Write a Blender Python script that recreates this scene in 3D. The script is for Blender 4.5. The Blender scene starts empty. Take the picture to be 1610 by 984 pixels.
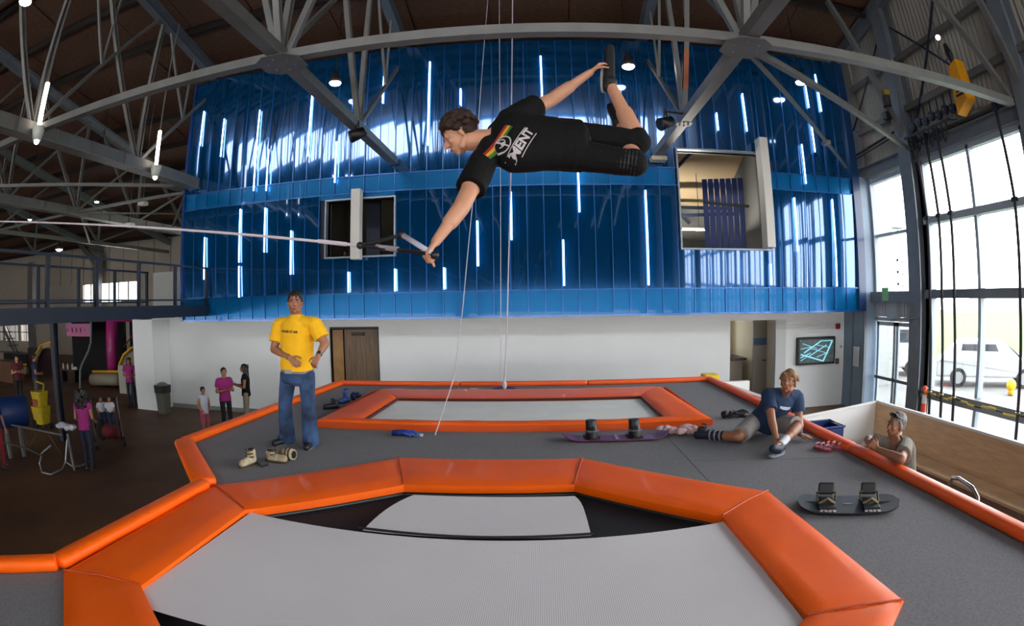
import bpy, bmesh, math, random
import numpy as np
from mathutils import Vector, Matrix, noise, Euler
from mathutils.bvhtree import BVHTree
random.seed(7)
SC = bpy.context.scene
COL = SC.collection
PI = math.pi
V = Vector
# ---------------------------------------------------------------- camera: a fisheye (equisolid) lens
CAMZ = 3.07
FPX, CX, CY = 873.2, 805.0, 492.0
PITCH, ROLL, YAW = -0.01913, 0.01620, 0.05252
def cam_dir(x, y, z):                                  # camera (right, forward, up) to world
    c, s = math.cos(ROLL), math.sin(ROLL); x, z = c*x + s*z, -s*x + c*z
    c, s = math.cos(PITCH), math.sin(PITCH); y, z = c*y - s*z, s*y + c*z
    c, s = math.cos(YAW), math.sin(YAW); return V((c*x - s*y, s*x + c*y, z))
def ray(px, py):
    x, y = px - CX, CY - py
    r = math.hypot(x, y) + 1e-9
    th = 2*math.asin(min(.999, r/(2*FPX)))
    return cam_dir(math.sin(th)*x/r, math.cos(th), math.sin(th)*y/r)
def at(px, py, x=None, y=None, z=None, r=None):        # the point seen at a pixel, on a plane of the place
    d = ray(px, py); o = V((0, 0, CAMZ))
    if x is not None: t = x/d.x
    elif y is not None: t = y/d.y
    elif z is not None: t = (z - CAMZ)/d.z
    else: t = r
    return o + d*t
cam = bpy.data.cameras.new('camera'); co = bpy.data.objects.new('camera', cam); COL.objects.link(co)
cam.type = 'PANO'; cam.panorama_type = 'FISHEYE_EQUISOLID'
cam.sensor_fit = 'HORIZONTAL'; cam.sensor_width = 36; cam.sensor_height = 36*984/1610
cam.fisheye_lens = FPX/1610*36; cam.fisheye_fov = math.radians(220)
cam.clip_start = .01; cam.clip_end = 500
R_, U_, B_ = cam_dir(1, 0, 0), cam_dir(0, 0, 1), -cam_dir(0, 1, 0)
co.matrix_world = Matrix(((R_.x, U_.x, B_.x, 0), (R_.y, U_.y, B_.y, 0), (R_.z, U_.z, B_.z, CAMZ), (0, 0, 0, 1)))
SC.camera = co
# ---------------------------------------------------------------- sky, exposure
SC.view_settings.view_transform = 'Standard'; SC.view_settings.look = 'None'
SC.view_settings.gamma = 1; SC.view_settings.use_curve_mapping = False
SC.view_settings.exposure = EXPOSURE = 1.1
W = bpy.data.worlds.new('overcast'); SC.world = W; W.use_nodes = True
nt = W.node_tree; bgn = nt.nodes['Background']
tc = nt.nodes.new('ShaderNodeTexCoord'); sx = nt.nodes.new('ShaderNodeSeparateXYZ'); cr = nt.nodes.new('ShaderNodeValToRGB')
nt.links.new(tc.outputs['Generated'], sx.inputs[0]); nt.links.new(sx.outputs['Z'], cr.inputs[0])
cr.color_ramp.elements[0].position = 0.0; cr.color_ramp.elements[0].color = (.93, .92, .91, 1)
cr.color_ramp.elements[1].position = .7; cr.color_ramp.elements[1].color = (.84, .90, .98, 1)
nt.links.new(cr.outputs[0], bgn.inputs[0]); bgn.inputs[1].default_value = SKY = 5.5
def portal(loc, rot, sx_, sy_):
    l = bpy.data.lights.new('window_portal', 'AREA'); l.shape = 'RECTANGLE'; l.size = sx_; l.size_y = sy_
    l.cycles.is_portal = True
    o = bpy.data.objects.new('window_portal', l); COL.objects.link(o); o.location = loc; o.rotation_euler = rot
portal((9.6, 1.2, 3.6), (0, PI/2, 0), 5.4, 19.2)       # side windows (faces -x)
portal((-9, -15.7, 15.0), (PI/2, 0, PI), 36, 2.8)       # high windows behind (faces +y)
portal((-15, -15.7, 1.5), (PI/2, 0, PI), 50, 2.8)       # low unseen rear opening, added to brighten the deck
try:
    SC.cycles.max_bounces = 8; SC.cycles.transparent_max_bounces = 12
    SC.cycles.caustics_reflective = False; SC.cycles.caustics_refractive = False
    SC.cycles.sample_clamp_indirect = 6
except Exception: pass
# ---------------------------------------------------------------- materials
def lin(h):
    if isinstance(h, str):
        h = [int(h[i:i+2], 16)/255 for i in (0, 2, 4)]
        h = [c/12.92 if c <= .04045 else ((c+.055)/1.055)**2.4 for c in h]
    return (h[0], h[1], h[2], 1)
MATS = {}
def mat(name, col, rough=.6, metal=0, coat=0, var=0, scale=8, bump=0, bscale=60, emit=0, spec=.5, col2=None, stretch=None, bdist=.01, wave=None):
    if name in MATS: return MATS[name]
    m = bpy.data.materials.new(name); m.use_nodes = True; n = m.node_tree.nodes; L = m.node_tree.links
    p = n['Principled BSDF']; c = lin(col)
    p.inputs['Base Color'].default_value = c; p.inputs['Roughness'].default_value = rough
    p.inputs['Metallic'].default_value = metal; p.inputs['Coat Weight'].default_value = coat
    p.inputs['Coat Roughness'].default_value = .08; p.inputs['Specular IOR Level'].default_value = spec
    if emit:
        p.inputs['Emission Color'].default_value = c; p.inputs['Emission Strength'].default_value = emit
    vec = None
    if var or bump or col2:
        t = n.new('ShaderNodeTexCoord'); vec = t.outputs['Object']
        if stretch:
            mp = n.new('ShaderNodeMapping'); mp.inputs['Scale'].default_value = stretch; L.new(vec, mp.inputs[0]); vec = mp.outputs[0]
    if var or col2:
        x = n.new('ShaderNodeTexNoise'); x.inputs['Scale'].default_value = scale; x.inputs['Detail'].default_value = 5; L.new(vec, x.inputs['Vector'])
        r = n.new('ShaderNodeValToRGB'); L.new(x.outputs['Fac'], r.inputs[0])
        c2 = lin(col2) if col2 else tuple(min(1, v*(1+var)) for v in c[:3])+(1,)
        c1 = c if col2 else tuple(v*(1-var) for v in c[:3])+(1,)
        r.color_ramp.elements[0].position = .32; r.color_ramp.elements[1].position = .68
        r.color_ramp.elements[0].color = c1; r.color_ramp.elements[1].color = c2
        L.new(r.outputs[0], p.inputs['Base Color'])
    if bump:
        x = n.new('ShaderNodeTexNoise'); x.inputs['Scale'].default_value = bscale; x.inputs['Detail'].default_value = 3; L.new(vec, x.inputs['Vector'])
        b = n.new('ShaderNodeBump'); b.inputs['Strength'].default_value = bump; b.inputs['Distance'].default_value = bdist
        L.new(x.outputs['Fac'], b.inputs['Height']); L.new(b.outputs[0], p.inputs['Normal'])
    MATS[name] = m; return m
def glass_mat(name, tint=(1, 1, 1), refl=.08):
    m = bpy.data.materials.new(name); m.use_nodes = True; n = m.node_tree.nodes; L = m.node_tree.links
    n.clear(); o = n.new('ShaderNodeOutputMaterial'); mx = n.new('ShaderNodeMixShader'); t = n.new('ShaderNodeBsdfTransparent'); g = n.new('ShaderNodeBsdfGlossy'); f = n.new('ShaderNodeFresnel')
    f = n.new('ShaderNodeLayerWeight'); f.inputs[0].default_value = .12; t.inputs[0].default_value = (*tint, 1); g.inputs['Roughness'].default_value = .01
    L.new(f.outputs['Facing'], mx.inputs[0]); L.new(t.outputs[0], mx.inputs[1]); L.new(g.outputs[0], mx.inputs[2]); L.new(mx.outputs[0], o.inputs[0])
    MATS[name] = m; return m
def mesh_weave(name, c1, c2, cell, rough=.7):          # woven net: a fine grid of light threads over dark holes
    m = bpy.data.materials.new(name); m.use_nodes = True; n = m.node_tree.nodes; L = m.node_tree.links; p = n['Principled BSDF']
    t = n.new('ShaderNodeTexCoord'); s = n.new('ShaderNodeSeparateXYZ'); L.new(t.outputs['Object'], s.inputs[0])
    outs = []
    for ax in ('X', 'Y'):
        a = n.new('ShaderNodeMath'); a.operation = 'MULTIPLY'; a.inputs[1].default_value = 2*PI/cell; L.new(s.outputs[ax], a.inputs[0])
        b = n.new('ShaderNodeMath'); b.operation = 'SINE'; L.new(a.outputs[0], b.inputs[0]); outs.append(b)
    mx = n.new('ShaderNodeMath'); mx.operation = 'MAXIMUM'; L.new(outs[0].outputs[0], mx.inputs[0]); L.new(outs[1].outputs[0], mx.inputs[1])
    nz = n.new('ShaderNodeTexNoise'); nz.inputs['Scale'].default_value = 1.6; L.new(t.outputs['Object'], nz.inputs['Vector'])
    ad = n.new('ShaderNodeMath'); ad.operation = 'MULTIPLY_ADD'; ad.inputs[1].default_value = .5; L.new(nz.outputs['Fac'], ad.inputs[0]); L.new(mx.outputs[0], ad.inputs[2])
    r = n.new('ShaderNodeValToRGB'); r.color_ramp.elements[0].position = .3; r.color_ramp.elements[1].position = 1.0
    r.color_ramp.elements[0].color = lin(c1); r.color_ramp.elements[1].color = lin(c2)
    L.new(ad.outputs[0], r.inputs[0]); L.new(r.outputs[0], p.inputs['Base Color']); p.inputs['Roughness'].default_value = rough
    MATS[name] = m; return m
# ---------------------------------------------------------------- geometry helpers
def basis(d, up=V((0, 0, 1))):
    d = V(d).normalized(); u = V(up)
    if abs(d.dot(u.normalized())) > .98: u = V((0, 1, 0)) if abs(d.y) < .9 else V((1, 0, 0))
    s = d.cross(u).normalized(); return s, s.cross(d).normalized(), d
class MB:
    def __init__(s): s.v = []; s.f = []; s.sm = False
    def add(s, vs, fs):
        k = len(s.v); s.v += [tuple(p) for p in vs]; s.f += [tuple(i+k for i in f) for f in fs]; return s
    def box(s, lo, hi):
        (a, b, c), (d, e, f) = lo, hi
        return s.add([(a,b,c),(d,b,c),(d,e,c),(a,e,c),(a,b,f),(d,b,f),(d,e,f),(a,e,f)], [(0,3,2,1),(4,5,6,7),(0,1,5,4),(1,2,6,5),(2,3,7,6),(3,0,4,7)])
    def cbox(s, c, sz, R=None):
        h = [x/2 for x in sz]; vs = [V((i*h[0], j*h[1], k*h[2])) for k in (-1,1) for j in (-1,1) for i in (-1,1)]
        if R is not None: vs = [R @ p for p in vs]
        return s.add([p+V(c) for p in vs], [(0,2,3,1),(4,5,7,6),(0,1,5,4),(1,3,7,5),(3,2,6,7),(2,0,4,6)])
    def profile(s, pts, p, q, up=(0,0,1)):             # extrude a closed 2-D outline from p to q
        p, q = V(p), V(q); a, b, d = basis(q-p, V(up)); n = len(pts)
        vs = [p + a*x + b*y for x, y in pts] + [q + a*x + b*y for x, y in pts]
        return s.add(vs, [(i, (i+1) % n, n+(i+1) % n, n+i) for i in range(n)] + [tuple(range(n-1,-1,-1)), tuple(range(n, 2*n))])
    def bar(s, p, q, w, h, up=(0,0,1)):
        return s.profile([(-w/2,-h/2),(w/2,-h/2),(w/2,h/2),(-w/2,h/2)], p, q, up)
    def ibeam(s, p, q, w, h, t=.02, up=(0,0,1)):
        a, b = w/2, h/2
        return s.profile([(-a,-b),(a,-b),(a,-b+t),(t/2,-b+t),(t/2,b-t),(a,b-t),(a,b),(-a,b),(-a,b-t),(-t/2,b-t),(-t/2,-b+t),(-a,-b+t)], p, q, up)
    def channel(s, p, q, w, h, t=.015, up=(0,0,1)):
        a, b = w/2, h/2
        return s.profile([(-a,-b),(a,-b),(a,b),(a-t,b),(a-t,-b+t),(-a+t,-b+t),(-a+t,b),(-a,b)], p, q, up)
    def tube(s, pts, r, n=8, cap=True):
        pts = [V(p) for p in pts]; m = len(pts); rs = r if isinstance(r, (list, tuple)) else [r]*m
        a = None; rings = []
        for i, p in enumerate(pts):
            d = (pts[min(i+1, m-1)] - pts[max(i-1, 0)])
            if d.length < 1e-7: d = V((0,0,1))
            d.normalize()
            if a is None: a, b, _ = basis(d)
            else:
                a = (a - d*a.dot(d)); a = a.normalized() if a.length > 1e-6 else basis(d)[0]
            b = d.cross(a)
            rings.append([p + (a*math.cos(t) + b*math.sin(t))*rs[i] for t in [2*PI*k/n for k in range(n)]])
        vs = [v for g in rings for v in g]; fs = [(i*n+k, i*n+(k+1) % n, (i+1)*n+(k+1) % n, (i+1)*n+k) for i in range(m-1) for k in range(n)]
        if cap: fs += [tuple(range(n-1,-1,-1)), tuple((m-1)*n+k for k in range(n))]
        return s.add(vs, fs)
    def loft(s, rings, n=20, sq=2.0):                  # rings: (centre, A, B) ellipse axes
        vs = []
        for c, A, B in rings:
            c, A, B = V(c), V(A), V(B)
            for k in range(n):
                t = 2*PI*k/n; ct, st = math.cos(t), math.sin(t)
                vs.append(c + A*math.copysign(abs(ct)**(2/sq), ct) + B*math.copysign(abs(st)**(2/sq), st))
        m = len(rings); fs = [(i*n+k, i*n+(k+1) % n, (i+1)*n+(k+1) % n, (i+1)*n+k) for i in range(m-1) for k in range(n)]
        return s.add(vs, fs + [tuple(range(n-1,-1,-1)), tuple((m-1)*n+k for k in range(n))])
    def ell(s, c, r, R=None, n=14):
        c = V(c); r = (r, r, r) if isinstance(r, (int, float)) else r; m = n//2+1; vs = [V((0,0,-r[2]))]
        for i in range(1, m):
            ph = -PI/2 + PI*i/m
            vs += [V((r[0]*math.cos(ph)*math.cos(2*PI*k/n), r[1]*math.cos(ph)*math.sin(2*PI*k/n), r[2]*math.sin(ph))) for k in range(n)]
        vs.append(V((0,0,r[2])))
        fs = [(0, 1+(k+1) % n, 1+k) for k in range(n)]
        fs += [(1+i*n+k, 1+i*n+(k+1) % n, 1+(i+1)*n+(k+1) % n, 1+(i+1)*n+k) for i in range(m-2) for k in range(n)]
        e = len(vs)-1; fs += [(e, 1+(m-2)*n+k, 1+(m-2)*n+(k+1) % n) for k in range(n)]
        if R is not None: vs = [R @ p for p in vs]
        return s.add([p+c for p in vs], fs)
    def cap(s, p, q, r1, r2=None, n=14):               # tapered capsule
        p, q = V(p), V(q); r2 = r1 if r2 is None else r2; a, b, d = basis(q-p); pts = []; rs = []
        for i in range(5): t = PI/2*(1-i/5); pts.append(p - d*r1*math.sin(t)); rs.append(max(r1*math.cos(t), r1*.06))
        for i in range(0, 6): t = PI/2*(i/5); pts.append(q + d*r2*math.sin(t)); rs.append(max(r2*math.cos(t), r2*.06))
        vs = [c + (a*math.cos(2*PI*k/n) + b*math.sin(2*PI*k/n))*r for c, r in zip(pts, rs) for k in range(n)]; m = len(pts)
        fs = [(i*n+k, i*n+(k+1) % n, (i+1)*n+(k+1) % n, (i+1)*n+k) for i in range(m-1) for k in range(n)]
        return s.add(vs, fs + [tuple(range(n-1,-1,-1)), tuple((m-1)*n+k for k in range(n))])
    def fru(s, p, q, r1, r2, n=16):
        a, b, d = basis(V(q)-V(p)); return s.loft([(p, a*r1, b*r1), (q, a*r2, b*r2)], n)
    def prism(s, poly, z0, z1):
        n = len(poly); return s.add([(x,y,z0) for x,y in poly]+[(x,y,z1) for x,y in poly], [(i,(i+1)%n,n+(i+1)%n,n+i) for i in range(n)]+[tuple(range(n-1,-1,-1)), tuple(range(n,2*n))])
    def xf(s, M):
        s.v = [tuple(M @ V(p)) for p in s.v]; return s
    def mesh(s, name, m=None, smooth=False):
        me = bpy.data.meshes.new(name); me.from_pydata(s.v, [], s.f); me.validate()
        bm = bmesh.new(); bm.from_mesh(me); bmesh.ops.recalc_face_normals(bm, faces=bm.faces); bm.to_mesh(me); bm.free()
        if m: me.materials.append(m)
        if smooth: me.polygons.foreach_set('use_smooth', [True]*len(me.polygons))
        me.update(); return me
def tag(o, label=None, cat=None, group=None, kind=None):
    if label: o['label'] = label
    if cat: o['category'] = cat
    if group: o['group'] = group
    if kind: o['kind'] = kind
    return o
def thing(name, label=None, cat=None, loc=(0,0,0), group=None, kind=None):
    o = bpy.data.objects.new(name, None); o.empty_display_size = .1; COL.objects.link(o); o.location = loc
    return tag(o, label, cat, group, kind)
def part(name, mb, m, parent=None, smooth=False, bevel=0, label=None, kind=None, auto=False):   # geometry in world coordinates
    me = mb.mesh(name, m, smooth) if isinstance(mb, MB) else mb
    o = bpy.data.objects.new(name, me); COL.objects.link(o)
    if parent is not None:
        off = V((0,0,0)); q = parent
        while q is not None: off += q.location; q = q.parent
        me.transform(Matrix.Translation(-off)); o.parent = parent
    if bevel:
        b = o.modifiers.new('bevel', 'BEVEL'); b.width = bevel; b.segments = 2; b.limit_method = 'ANGLE'; b.angle_limit = .6
    if auto and smooth: me.set_sharp_from_angle(angle=math.radians(40))
    return tag(o, label, None, None, kind)
def struct(name, mb, m, label=None, parent=None, **k):
    return part(name, mb, m, parent, kind='structure' if parent is None else None, label=label, **k)
def top(name, mb, m, label, cat, group=None, base=None, **k):  # a thing that is one mesh, its origin at its base
    o = part(name, mb, m, **k)
    if base is not None:
        o.data.transform(Matrix.Translation(-V(base))); o.location = base
    return tag(o, label, cat, group)
def inst(name, me, parent, loc=(0,0,0), rot=(0,0,0), scale=(1,1,1)):     # shares mesh data
    o = bpy.data.objects.new(name, me); COL.objects.link(o); o.parent = parent; o.location = loc; o.rotation_euler = rot; o.scale = scale; return o
def voxel(mb, m, size=.007, smooth=4, name='m', fac=.5):
    me = mb.mesh(name, None); o = bpy.data.objects.new('tmp', me); COL.objects.link(o)
    r = o.modifiers.new('r', 'REMESH'); r.mode = 'VOXEL'; r.voxel_size = size
    if smooth: s = o.modifiers.new('s', 'SMOOTH'); s.factor = fac; s.iterations = smooth
    dg = bpy.context.evaluated_depsgraph_get(); out = bpy.data.meshes.new_from_object(o.evaluated_get(dg))
    bpy.data.objects.remove(o); bpy.data.meshes.remove(me)
    out.materials.clear(); out.materials.append(m); out.polygons.foreach_set('use_smooth', [True]*len(out.polygons)); return out
# ================================================================ materials of the place
steel = mat('grey_steel_paint', '5c5c59', .45, var=.12, scale=3)
steel_lt = mat('light_steel_paint', '6b6b68', .4, var=.1, scale=4)
steel_bl = mat('blue_grey_steel', '646b72', .45, var=.12, scale=3)
steel_dk = mat('dark_blue_steel', '0b1424', .45, var=.1, scale=3)
white_wall = mat('white_wall_paint', 'e2e5e5', .75, var=.02, scale=1.2, bump=.05, bscale=80)
roof_wood = mat('dark_roof_boards', '5e4334', .85, var=.4, scale=6, stretch=(1, 6, 1))
purlin_m = mat('dark_purlin', '1e1512', .8, var=.2)
conc = mat('stained_concrete_floor', '472d1a', .65, col2='6a4728', scale=.7, bump=.03, bscale=5)
carpet = mat('grey_carpet', '777678', .95, var=.16, scale=55, bump=.25, bscale=260, bdist=.003)
orange = mat('orange_vinyl', 'ff6400', .5, coat=.04, spec=.3, var=.06, scale=2.5, bump=.15, bscale=7, bdist=.02)
orange2 = mat('coral_orange_vinyl', 'ff6424', .45, coat=.15, var=.05, scale=2.5, bump=.1, bscale=7, bdist=.02)
darkred = mat('dark_red_strap', '7a1408', .6)
black = mat('black_webbing', '0c0c0e', .7)
net_black = mat('black_spring_cover', '15161c', .8, bump=.3, bscale=60)
bedm = mesh_weave('woven_trampoline_bed', 'bdb9bb', 'f2ecec', .012)
bedw = mat('pale_trampoline_bed', 'f2f2ea', .7, var=.05, scale=2, bump=.1, bscale=90)
glass = glass_mat('clear_glass')
frame_m = mat('window_frame_grey', '98a3ad', .4)
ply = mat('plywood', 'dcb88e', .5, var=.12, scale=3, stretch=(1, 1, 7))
grass_m = mat('mown_grass', '3f6416', .9, var=.2, scale=3)
asph = mat('pale_paving', '6d6d6a', .9, var=.1, scale=1)
blk = mat('black_plastic', '0b0b0c', .45)
siding = mat('corrugated_siding', '8d8a82', .55, var=.06, scale=2)
# ================================================================ floor, outside ground
struct('floor', MB().box((-48, -16, -.2), (9.3, 34, 0)), conc, 'dark brown stained concrete hall floor')
struct('ground_outside', MB().box((9.5, -16, -.25), (60, 22, -.03)), asph, 'pale paved strip outside the big windows')
tag(top('lawn', MB().box((9.5, 22, -.25), (110, 150, -.02)).box((60, -60, -.25), (150, 22, -.02)), grass_m, 'bright green lawn beyond the parked cars outside', 'grass', base=(60, 60, -.2)), kind='stuff')
# ================================================================ roof: boards, purlins
def roofz(y): return 11.05 - .2*(y-11)
sl = math.atan(.2)
ce = struct('ceiling', MB().add([(-48,-16,roofz(-16)+.16),(9.6,-16,roofz(-16)+.16),(9.6,34,roofz(34)+.16),(-48,34,roofz(34)+.16),(-48,-16,roofz(-16)+.3),(9.6,-16,roofz(-16)+.3),(9.6,34,roofz(34)+.3),(-48,34,roofz(34)+.3)], [(0,3,2,1),(4,5,6,7),(0,1,5,4),(1,2,6,5),(2,3,7,6),(3,0,4,7)]), roof_wood, 'dark sloping board roof')
pm = MB().cbox((0,0,0), (2.04, 2.0, .03)).mesh('roof_panel', roof_wood)
k = 0
for i in range(15):
    for j in range(14):
        y = 2.5 + j*2.02; x = 8.2 - i*2.08
        if i > 9 and j < 3 and False: continue
        inst('roof_panel', pm, ce, (x + .02*math.sin(i*7.1+j), y, roofz(y)+.10+.02*math.sin(i*3+j*5)), (-sl, 0, 0))
for j in range(17):
    y = 1.5 + j*2.02
    part('purlin', MB().bar((-46, y, roofz(y)-.04), (9.3, y, roofz(y)-.04), .09, .24), purlin_m, ce)
# ================================================================ shell walls
def wall_holes(y0, y1, x0, x1, z0, z1, holes):      # wall across x with rectangular holes (xa, xb, za, zb)
    xs = sorted({x0, x1, *[h[0] for h in holes], *[h[1] for h in holes]}); zs = sorted({z0, z1, *[h[2] for h in holes], *[h[3] for h in holes]}); m = MB()
    for a, b in zip(xs, xs[1:]):
        for c, d in zip(zs, zs[1:]):
            if not any(h[0]-1e-6 <= a and b <= h[1]+1e-6 and h[2]-1e-6 <= c and d <= h[3]+1e-6 for h in holes): m.box((a, y0, c), (b, y1, d))
    return m
DOORX = (-5.69, -4.33); OPX = (5.07, 6.72)
struct('wall_back', wall_holes(14.2, 14.4, -12.2, 9.3, 0, 3.0, [(DOORX[0], DOORX[1], 0, 2.47), (OPX[0], OPX[1], 0, 2.5)]), white_wall, 'long white wall under the blue panelled box')
struct('wall_far', wall_holes(28, 28.3, -48, -12, 0, 8.2, [(-31.6, -25.4, 3.7, 4.95), (-39.5, -38.9, 3.6, 4.3)]+[(-46.6+i*2.9, -44.2+i*2.9, .9, 3.1) for i in range(3)]), mat('beige_far_wall', 'a39a8c', .7, var=.05, scale=2), 'beige panelled wall at the far end of the hall')
wf_ = bpy.data.objects['wall_far']
for i in range(7): part('window_bar', MB().box((-31.6+i*1.03-.05, 27.95, 3.7), (-31.6+i*1.03+.05, 28.05, 4.95)), steel, wf_)
for i in range(9): part('window_bar', MB().box((-46.6+i*.97-.04, 27.95, .9), (-46.6+i*.97+.04, 28.05, 3.1)), steel, wf_)
for z_ in (1.6, 2.35): part('window_bar', MB().box((-46.6, 27.95, z_-.03), (-38.4, 28.05, z_+.03)), steel, wf_)
for i in range(16): part('wall_seam', MB().box((-36+i*1.5-.02, 27.97, 5.0), (-36+i*1.5+.02, 28.0, 8.0)), mat('seam_brown', '6a6258', .8), wf_)
struct('wall_left', MB().box((-48.3, -16, 0), (-48, 34, 16)), mat('dim_left_wall', '4a443e', .8), 'dim far left wall')
wr = struct('wall_rear', wall_holes(-16, -15.8, -48, 9.6, 0, 17, [(-27, 9.0, 13.7, 16.3), (-40, 9.0, .2, 2.3)]), mat('dim_rear_wall', '2b2825', .8), 'rear wall behind the viewpoint with a high window band')  # the low wide opening is added out of view to let in more light
for i in range(14):
    part('mullion', MB().box((-27+i*2.77-.06, -15.95, 13.7), (-27+i*2.77+.06, -15.8, 16.3)), steel_dk, wr)
# white end column of the back wall and wall running back
struct('wall_return', MB().box((-12.2, 14.4, 0), (-12.0, 28, 3.0)), white_wall, 'white wall running back beside the play area')
top('wall_column', MB().box((-12.45, 13.35, 0), (-11.55, 14.2, 2.95)), white_wall, 'white square column at the left end of the white wall', 'column', base=(-12, 13.7, 0))
struct('wall_parapet', MB().box((-12.2, 14.2, 3.0), (-10.1, 14.3, 4.25)).box((-12.2, 14.3, 3.0), (-12.1, 18, 4.25)), mat('pale_partition', 'a9aca6', .7), 'pale partition on the walkway left of the blue box')
# ceiling of the ground floor under the box
struct('ceiling_lower', MB().box((-12.2, 13.35, 2.78), (9.0, 14.2, 2.84)), white_wall, 'white soffit under the blue box')
bb = struct('baseboard_back', MB().box((-11.5, 14.15, 0), (DOORX[0], 14.2, .12)).box((DOORX[1], 14.15, 0), (OPX[0], 14.2, .12)), mat('grey_baseboard', '777b7c', .6))
# wooden door
wood = mat('oak_veneer_door', '4a3419', .4, col2='6b4c26', scale=4, stretch=(6, 6, .6))
d1 = thing('door_1', 'brown wooden door standing partly open in the white wall', None, (-5, 14.2, 0), kind='structure')
part('door_frame', MB().box((DOORX[0]-.03, 14.18, 0), (DOORX[0], 14.45, 2.48)).box((DOORX[1], 14.18, 0), (DOORX[1]+.03, 14.45, 2.48)).box((DOORX[0]-.03, 14.18, 2.44), (DOORX[1]+.03, 14.45, 2.49)), mat('dark_door_frame', '2c2622', .5), d1)
part('door_leaf', MB().box((DOORX[0]+.36, 14.3, .01), (DOORX[1]-.02, 14.35, 2.42)), wood, d1, bevel=.004)
part('door_leaf', MB().cbox((DOORX[0]+.16, 14.32, 1.21), (.30, .05, 2.4), Euler((0,0,.25)).to_matrix()), mat('pale_oak', '8a6430', .4, var=.15, scale=5), d1)
struct('wall_closet', MB().box((-6.2, 15.3, 0), (-3.9, 15.4, 2.8)).box((-6.3, 14.4, 0), (-6.2, 15.4, 2.8)).box((-3.9, 14.4, 0), (-3.8, 15.4, 2.8)).box((-6.3, 14.4, 2.7), (-3.8, 15.4, 2.8)), mat('closet_brown', '3c2a1a', .7), 'brown lined space behind the open door')
part('door_handle', MB().tube([(DOORX[1]-.3, 14.3, 1.0), (DOORX[1]-.3, 14.22, 1.0), (DOORX[1]-.16, 14.22, 1.0)], .015), blk, d1)
part('door_closer', MB().box((DOORX[0]+.6, 14.22, 2.25), (DOORX[0]+.95, 14.3, 2.33)), blk, d1)
# ================================================================ room seen through the wide opening at the right
rm = struct('wall_side_room', MB().box((OPX[0]-1.6, 17.0, 0), (OPX[1]+.5, 17.1, 3)).box((6.15, 15.2, 0), (6.25, 17, 2.7)).box((OPX[0]-1.6, 14.4, 2.7), (9, 17.1, 2.8)).box((8.9, 14.4, 0), (9.0, 17, 3)).box((6.44, 14.45, 0), (6.52, 17.0, 2.75)).box((3.4, 14.4, 0), (3.5, 17.1, 2.8)), mat('cream_wall', 'cfc6b2', .8), 'cream walls of the small room behind the opening')
w9 = thing('window_9', 'bright divided window in the cream room behind the opening', None, (5, 17, 1.3), kind='structure')
part('pane', MB().box((4.2, 16.95, 1.35), (5.75, 16.98, 2.62)), mat('daylit_window', 'f4f6f5', .5, emit=1.6), w9)
part('window_bar', MB().box((5.3, 16.9, 1.35), (5.33, 16.95, 2.62)).box((4.2, 16.9, 2.0), (5.75, 16.95, 2.03)).box((4.2, 16.9, 1.3), (5.8, 16.96, 1.37)).box((5.72, 16.9, 1.3), (5.8, 16.96, 2.65)), mat('white_frame', 'e4e4df', .5), w9)
c9 = thing('counter', 'grey counter with dark top inside the room behind the opening', 'counter', (5.2, 15.8, 0))
part('cabinet', MB().box((4.6, 15.4, 0), (5.9, 16.4, 1.3)), mat('taupe_cabinet', '9a8f82', .6), c9)
part('counter_top', MB().box((4.55, 15.3, 1.3), (6.0, 16.45, 1.37)), mat('dark_worktop', '33302e', .4), c9)
top('storage_bin', MB().box((4.9, 15.6, 1.37), (5.6, 16.1, 1.6)), mat('grey_box', '9fa0a0', .6), 'pale grey box standing on the dark counter', 'box', base=(5.2, 15.8, 1.37), bevel=.02)
d2 = thing('door_2', 'grey brown door with a dark blue sign behind the opening', None, (6.4, 15, 0), kind='structure')
part('door_leaf', MB().box((5.98, 14.75, 0), (6.42, 14.8, 2.48)), mat('taupe_door', '6f675c', .5), d2)
part('sign_plate', MB().box((5.99, 14.73, 1.78), (6.41, 14.75, 1.98)), mat('navy_sign', '1c3550', .5), d2)
part('door_handle', MB().tube([(6.36, 14.75, 1.35), (6.36, 14.68, 1.35), (6.26, 14.68, 1.35)], .014), blk, d2)
struct('trim_1', MB().box((6.42, 14.1, 0), (6.74, 14.45, 2.5)), mat('white_jamb', 'c3c6c6', .6), 'white jamb of the wide opening')
# ================================================================ blue panelled box
BX0, BX1, BY, BZ0, BZ1 = -10.0, 8.6, 13.0, 2.75, 9.78
W1 = (-5.32, -3.52, 4.28, 5.70); W2 = (3.44, 5.86, 4.32, 6.78)
bluep = bpy.data.materials.new('blue_polycarbonate'); bluep.use_nodes = True; _n = bluep.node_tree.nodes; _L = bluep.node_tree.links; _p = _n['Principled BSDF']
_p.inputs['Base Color'].default_value = (0, .075, .22, 1); _p.inputs['Roughness'].default_value = .09; _p.inputs['Metallic'].default_value = .55; _p.inputs['Coat IOR'].default_value = 1.75
_p.inputs['Coat Weight'].default_value = .9; _p.inputs['Coat Roughness'].default_value = .03; _p.inputs['Coat Tint'].default_value = (.8, .9, 1, 1)
_t = _n.new('ShaderNodeTexCoord'); _m = _n.new('ShaderNodeMapping'); _m.inputs['Scale'].default_value = (1.2, 1, .45); _z = _n.new('ShaderNodeTexNoise'); _z.inputs['Scale'].default_value = 2.2; _b = _n.new('ShaderNodeBump'); _b.inputs['Strength'].default_value = .015; _b.inputs['Distance'].default_value = .02
_L.new(_t.outputs['Object'], _m.inputs[0]); _L.new(_m.outputs[0], _z.inputs['Vector']); _L.new(_z.outputs['Fac'], _b.inputs['Height']); _L.new(_b.outputs[0], _p.inputs['Normal']); _L.new(_b.outputs[0], _p.inputs['Coat Normal'])
MATS['blue'] = bluep
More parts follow.
